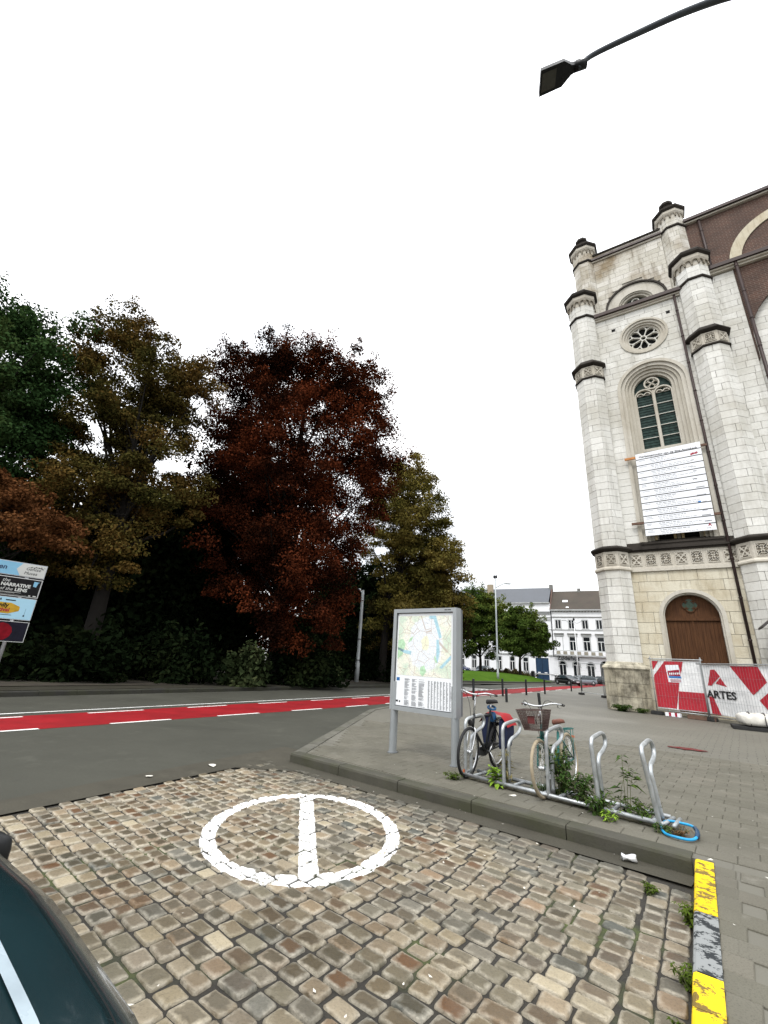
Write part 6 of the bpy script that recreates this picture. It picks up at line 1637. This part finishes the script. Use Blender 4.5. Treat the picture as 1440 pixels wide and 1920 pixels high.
tree('yellowing_tree', 'yellow green tree leaning out right of the copper beech', (.6, 36.5, 0), 20, .4,
     [(1.4, 36.2, 13, 3.8, 3.6, 6.2), (4.0, 36, 12.0, 2.6, 3.0, 4.4), (2.6, 36.5, 18.2, 2.4, 2.4, 2.3), (5.2, 36, 8.6, 2.2, 2.6, 3.4), (3.2, 36, 5.5, 4.0, 2.6, 3.8)], 320, 320, .15, lm_yg, .95, 15, GP, .3, .25, shell=.55, flat=.45)
tree('drooping_beech', 'dark drooping tree at the right end of the row behind the map board', (5.0, 40.0, 0), 14, .35,
     [(4.4, 39.5, 7.6, 3.2, 3.2, 5.6), (6.2, 39.5, 5.2, 1.9, 2.4, 4.2), (2, 39, 5, 3.2, 3, 4.4)], 260, 220, .17, leaf_mat('brown_green_leaves', [(0, (.015, .016, .006)), (.5, (.038, .035, .012)), (1, (.085, .06, .022))], .3), .9, 16, GP, .2, .6)
bgspec = [(-15.5, 25.5, 11, 4.2), (-20.5, 27, 12, 4.6), (-27, 33, 9.5, 5.0), (-18, 34, 15, 5.0), (-12.0, 33, 18.5, 4.8), (-1, 47, 13, 6.0), (-38, 30, 9, 6.0), (-22, 46, 9, 6.5), (-6, 56, 13, 7)]
bglab = ['dark tree close behind the leaning maple trunk', 'dark tree behind the orange maple and the billboard top', 'dark tree deep in the park behind the billboard', 'dark tree behind the rust leaved maple', 'dark tree directly behind the copper beech', 'dark tree behind the lamp pole at the park edge', 'dark tree deep in the park at the far left edge', 'large dark tree in the second park row behind the maple', 'dark tree in the second park row behind the yellowing tree']
for i, (x, y, h, r_) in enumerate(bgspec):
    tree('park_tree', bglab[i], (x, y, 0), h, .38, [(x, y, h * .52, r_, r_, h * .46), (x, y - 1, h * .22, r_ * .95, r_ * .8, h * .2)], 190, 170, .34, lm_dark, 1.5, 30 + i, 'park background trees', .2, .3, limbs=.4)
tree('lime_tree', 'bright lime green small tree glimpsed behind the maple trunk', (-19.0, 26.0, 0), 8.5, .16, [(-19.0, 26, 6.2, 2.6, 2.2, 2.2)], 60, 120, .2, lm_lime, .7, 40, GP, .4)
tree('linden', 'small round linden on the lawn in front of the white houses', (24.4, 75, .5), 12, .28, [(25.4, 75, 7.6, 4.2, 4.0, 3.7), (25.0, 75, 10.2, 2.6, 2.6, 2.0), (27.0, 75, 6.2, 2.8, 3, 2.2), (23.4, 75, 6.2, 2.6, 3, 2.2)], 260, 200, .26, lm_linden, .95, 41, 'lindens on the lawn', .3, .2)
tree('linden', 'taller linden behind the far lamp post, left of the round one', (19.6, 83, .6), 16, .32, [(19.6, 83, 9.6, 5.0, 4.5, 6.2), (19.2, 83, 13.4, 3.4, 3, 3.4), (23.0, 83, 10.0, 2.4, 3, 4.4), (15.6, 83, 8.6, 3, 3, 4.5)], 320, 190, .28, lm_linden, 1.1, 42, 'lindens on the lawn', .25, .2)
tree('linden', 'leftmost linden beside the map board, mostly hidden by the drooping tree', (11.5, 78, .6), 14, .3, [(11.5, 78, 8.0, 5, 4.5, 5.4)], 150, 120, .36, lm_linden, 1.1, 43, 'lindens on the lawn', .25, .2)

def shrub(label, base, rx, ry, h, lmat, n, nl, size, seed, name='shrub', group='shrubs under the park trees', cat='shrub', cr=.35):
    rng = np.random.default_rng(seed); rr = random.Random(seed)
    t_ = thing(name, label, cat, base, group=group)
    d = rng.normal(size=(n, 3)); d[:, 2] = np.abs(d[:, 2]); d /= np.linalg.norm(d, axis=1)[:, None]; r_ = rng.random(n) ** .5
    cen = d * r_[:, None] * np.array([rx, ry, h]) * (1 + .12 * rng.normal(size=n))[:, None]
    V, F = leaf_cloud(cen, cr * rng.uniform(.7, 1.3, n), nl, size, rng, .3, .8, .5)
    V[:, 2] = np.maximum(V[:, 2], .01)
    put('foliage', np_mesh('foliage', V, F, lmat), t_)
    mb = MB()
    for i in range(min(14, n)):
        c = Vector(cen[i]); mb.tube(smooth_path([(rr.uniform(-.1, .1) * rx, rr.uniform(-.1, .1) * ry, 0), c * .5 + Vector((0, 0, .1)), c], 3), [.03, .028, .025, .02, .018, .012, .008], 5)
    mb.build('stems', m_bark, t_)
    return t_
shrub('laurel bush with pale leaf tips in the dark below the copper beech', (-6.3, 22.4, 0), 1.0, .8, 2.1, lm_laurel, 60, 50, .20, 60, cr=.4)
shrub('laurel bush left of the lamp pole', (-3.6, 27.2, 0), 1.6, 1.0, 2.8, lm_laurel, 60, 60, .20, 61, cr=.45)
hs = [(-19.5, 15.2, 2.2, 1.8), (-15.4, 17.6, 2.4, 2.2), (-12.4, 19.2, 2.2, 2.6), (-9.6, 21.8, 2.3, 2.6), (-4.2, 25.6, 2.6, 2.8), (-3.6, 33.6, 1.9, 3.2), (1.6, 37.0, 2.3, 3.0), (5.2, 41.8, 2.6, 2.8), (-24, 13.5, 2.6, 2.4), (-13.0, 24.5, 3.0, 4.0), (-6, 31, 3.4, 5), (-19, 25, 3.2, 2.0), (-1.5, 37, 3.0, 4.5)]
hl = ['dark evergreen shrub right of the billboard', 'dark shrub below the maple, third from the billboard', 'dark shrub in front of the maple trunk', 'dark shrub left of the pale laurel bush', 'dark shrub right of the pale laurel bush', 'dark shrub just left of the lamp pole base', 'dark shrub right of the lamp pole base', 'dark shrub behind the right edge of the map board', 'dark shrub behind the billboard at the left edge', 'tall dark shrub deep between maple and copper beech', 'tall dark shrub behind the copper beech trunk', 'low dark shrub deep behind the maple trunk', 'tall dark shrub deep behind the lamp pole']
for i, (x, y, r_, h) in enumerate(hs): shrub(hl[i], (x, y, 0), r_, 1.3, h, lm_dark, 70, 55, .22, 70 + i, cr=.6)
shrub('low clipped brownish hedge behind the round linden', (24.5, 84, .6), 6, .8, 1.0, leaf_mat('hedge_leaves', [(0, (.05, .05, .02)), (1, (.12, .09, .04))], .8), 90, 50, .25, 90, 'hedge', 'hedges', 'hedge', .5)

# ================================================================== WEEDS
def weed(label, base, h, n_st, spread, size, lmat, seed, leaf_n=12, name='weed', group='weeds round the rack', lean=(0, 0)):
    rng = np.random.default_rng(seed); rr = random.Random(seed)
    t_ = thing(name, label, 'weed', base, group=group); st = MB(); V = []; F = []
    for i in range(n_st):
        a = rr.uniform(0, 6.28); hh = h * rr.uniform(.55, 1.0); s = spread * rr.uniform(.2, 1)
        tip = Vector((math.cos(a) * s + lean[0], math.sin(a) * s + lean[1], hh)); b0 = Vector((rr.uniform(-.05, .05), rr.uniform(-.05, .05), -.01))
        path = smooth_path([b0, b0.lerp(tip, .4) + Vector((0, 0, hh * .22)), b0.lerp(tip, .8) + Vector((0, 0, hh * .1)), tip], 3)
        st.tube(path, [max(.0012, .004 * (1 - .7 * q / len(path))) for q in range(len(path))], 4)
        for k in range(leaf_n):
            f = .12 + .88 * (k + rr.random()) / leaf_n; p = path[min(len(path) - 1, int(f * (len(path) - 1)))]
            az = rr.uniform(0, 6.28); d = Vector((math.cos(az), math.sin(az), rr.uniform(-.5, .45))).normalized(); l = size * rr.uniform(.6, 1.2) * (1.15 - .5 * f)
            sd = d.cross(Vector((0, 0, 1))).normalized() * l * .2; upv = Vector((0, 0, l * .06)); o = len(V)
            V += [p, p + d * l * .4 + sd + upv, p + d * l * .42 - upv, p + d * l * .4 - sd + upv, p + d * l + Vector((0, 0, -l * .28))]
            F += [(o, o + 1, o + 2), (o, o + 2, o + 3), (o + 1, o + 4, o + 2), (o + 2, o + 4, o + 3)]
    st.build('stems', m_stem, t_)
    put('leaves', np_mesh('leaves', np.array([tuple(v) for v in V]), np.array(F), lmat), t_)
    return t_
def rp_(x, y): v = Vector((1.40, 6.93)) + RK * x + RN * y; return (v.x, v.y, 0.0)
weed('bushy weed growing through the teal bicycle', rp_(1.26, .28), .62, 26, .30, .10, lm_weed, 101, 16)
weed('dense weed sprawling at the front of the teal bicycle wheel', rp_(1.55, .1), .42, 24, .34, .10, lm_weed, 102, 14)
weed('leafy weed spilling over the kerb below the fourth hoop', rp_(1.78, -.02), .26, 22, .30, .085, lm_weed, 103, 11)
weed('trailing weed hanging over the kerb edge towards the gutter', rp_(1.95, -.16), .12, 7, .16, .07, lm_weed2, 104, 10)
weed('tall thin weed with drooping leaves right of the fourth hoop', rp_(2.02, .16), .66, 4, .16, .15, lm_weed, 105, 9)
weed('low weed between the last two hoops', rp_(2.2, .18), .2, 20, .28, .08, lm_weed, 106, 10)
weed('bright yellow green plant between the first two hoops', rp_(.47, .02), .26, 7, .10, .15, lm_weed2, 107, 9)
weed('tall dry grass tuft beside the second hoop', rp_(.55, .14), .46, 14, .10, .09, leaf_mat('dry_leaves', [(0, (.12, .11, .04)), (1, (.26, .22, .1))], 4), 108, 9)
weed('small weed on the kerb below the black bicycle', rp_(-.08, -.20), .10, 14, .16, .07, lm_moss, 109, 8)
weed('low weed in the rack bed under the third hoop', rp_(1.05, .2), .16, 16, .2, .08, lm_weed, 110, 9)
weed('small weed at the foot of the last hoop', rp_(2.42, -.1), .10, 10, .12, .06, lm_weed, 111, 7)
weed('dry brown tuft inside the blue lock loop', (3.25, 5.17, 0), .07, 18, .12, .05, leaf_mat('brown_dry_leaves', [(0, (.09, .05, .025)), (1, (.2, .12, .06))], 4), 112, 6)
weed('moss tuft beside the yellow kerb corner', (2.40, 3.78, ZR), .11, 40, .12, .045, lm_moss, 113, 12, group='weeds along the painted kerb')
weed('moss tuft beside the black painted kerb stone', (1.92, 3.14, ZR), .08, 30, .10, .04, lm_moss, 114, 10, group='weeds along the painted kerb')
weed('small green tuft in the cobble joint near the gutter end', (2.36, 4.22, ZR), .06, 24, .08, .04, lm_moss, 115, 9, group='weeds along the painted kerb')
weed('thin moss line along the second yellow kerb stone', (1.62, 2.72, ZR), .05, 26, .10, .04, lm_moss, 116, 9, group='weeds along the painted kerb')
x_, y_w, _ = chw(-1.0, -1.15)
weed('wide green weed bed at the foot of the church turret', (x_, y_w, 0), .30, 60, .55, .16, lm_weed, 117, 12, group='weeds at the church')
x_, y_w, _ = chw(-.2, -1.1)
weed('smaller green weed at the right of the church turret foot', (x_, y_w, 0), .2, 40, .4, .13, lm_weed, 118, 12, group='weeds at the church')
mb = MB(); r_ = random.Random(9); c_ = (7.5, 11.1)
pts = []
for i in range(18):
    a = 2 * math.pi * i / 18; l = .36 * (1 + .25 * math.sin(2 * a + 1)) * r_.uniform(.75, 1.1); s_ = .24 * r_.uniform(.6, 1.2)
    v = Vector(c_) + K * math.cos(a) * l + KN * math.sin(a) * s_; pts.append((v.x, v.y))
tag(sheet('red_paint_stain', pts, .004, paint_mat('faded_red_paint', (.15, .018, .018), .04, (.1, .09, .075)), kind=None), 'faded red paint stain on the pavement right of the bicycle rack', 'stain')
bin_ = thing('litter_bin', 'small dark litter bin on the lawn below the round linden', 'bin', (27.4, 77.5, .3))
MB().lathe([(.28, 0), (.33, .05), (.34, 1.05), (.30, 1.1)], (0, 0, 0), 12).build('body', m_boll, bin_, True, 40)
MB().lathe([(.36, 1.1), (.36, 1.16), (.2, 1.3), (.05, 1.33)], (0, 0, 0), 12).build('lid', m_boll, bin_, True, 40)
# scraps of litter and pale flecks on the ground
m_paper = M('paper_scrap', (.6, .58, .52), .8)
lit = [((1.86, 6.22, .003), 'crumpled paper scrap on the kerb under the second hoop', .06), ((3.12, 4.55, .003), 'tiny pale scrap by the yellow kerb corner', .03), ((-2.35, 7.35, ZR + .012), 'longer pale scrap on the strip between road and cobbles', .09), ((-2.9, 6.55, ZR + .012), 'small pale scrap on the strip left of the longer one', .05), ((3.0, 3.7, .004), 'small white fleck on the slabs right of the black kerb stone', .025), ((2.55, 2.95, .004), 'small white fleck on the slabs at the lower right', .03)]
for i, (p, lab, s_) in enumerate(lit):
    r_ = random.Random(200 + i); o = thing('paper_scrap', lab, 'litter', p, rz=r_.uniform(0, 3), group='litter on the ground')
    mb = MB(); n = 7
    mb.v = [(s_ * (1.3 if k % 2 else .9) * math.cos(k * 6.283 / n) * r_.uniform(.7, 1), .55 * s_ * math.sin(k * 6.283 / n), r_.uniform(0, .012)) for k in range(n)] + [(0, 0, .014)]
    mb.f = [(k, (k + 1) % n, n) for k in range(n)]; mb.build('scrap', m_paper, o)
rr = random.Random(77); mb = MB()
for k in range(170):
    x, y = ab(rr.uniform(-4.5, 2.6), rr.uniform(-4.6, 2.2)); s_ = rr.uniform(.004, .012); a = rr.uniform(0, 6.28)
    rel = Vector((x, y)) - C0; side = YD.x * rel.y - YD.y * rel.x
    z = .006 if (side > .2 or (rel.dot(KN) > .05)) else ZR + .012
    if rel.dot(KN) > 0 and not inside(pav_poly, x, y): continue
    mb.add([(x + s_ * math.cos(a + q * 1.57) * (1.6 if q % 2 else .7), y + s_ * math.sin(a + q * 1.57) * (1.6 if q % 2 else .7), z + .003 * (q % 2)) for q in range(4)], [(0, 1, 2, 3)])
tag(mb.build('ground_flecks', m_paper), 'pale leaf and paper flecks scattered over cobbles and slabs', 'litter', kind='stuff')
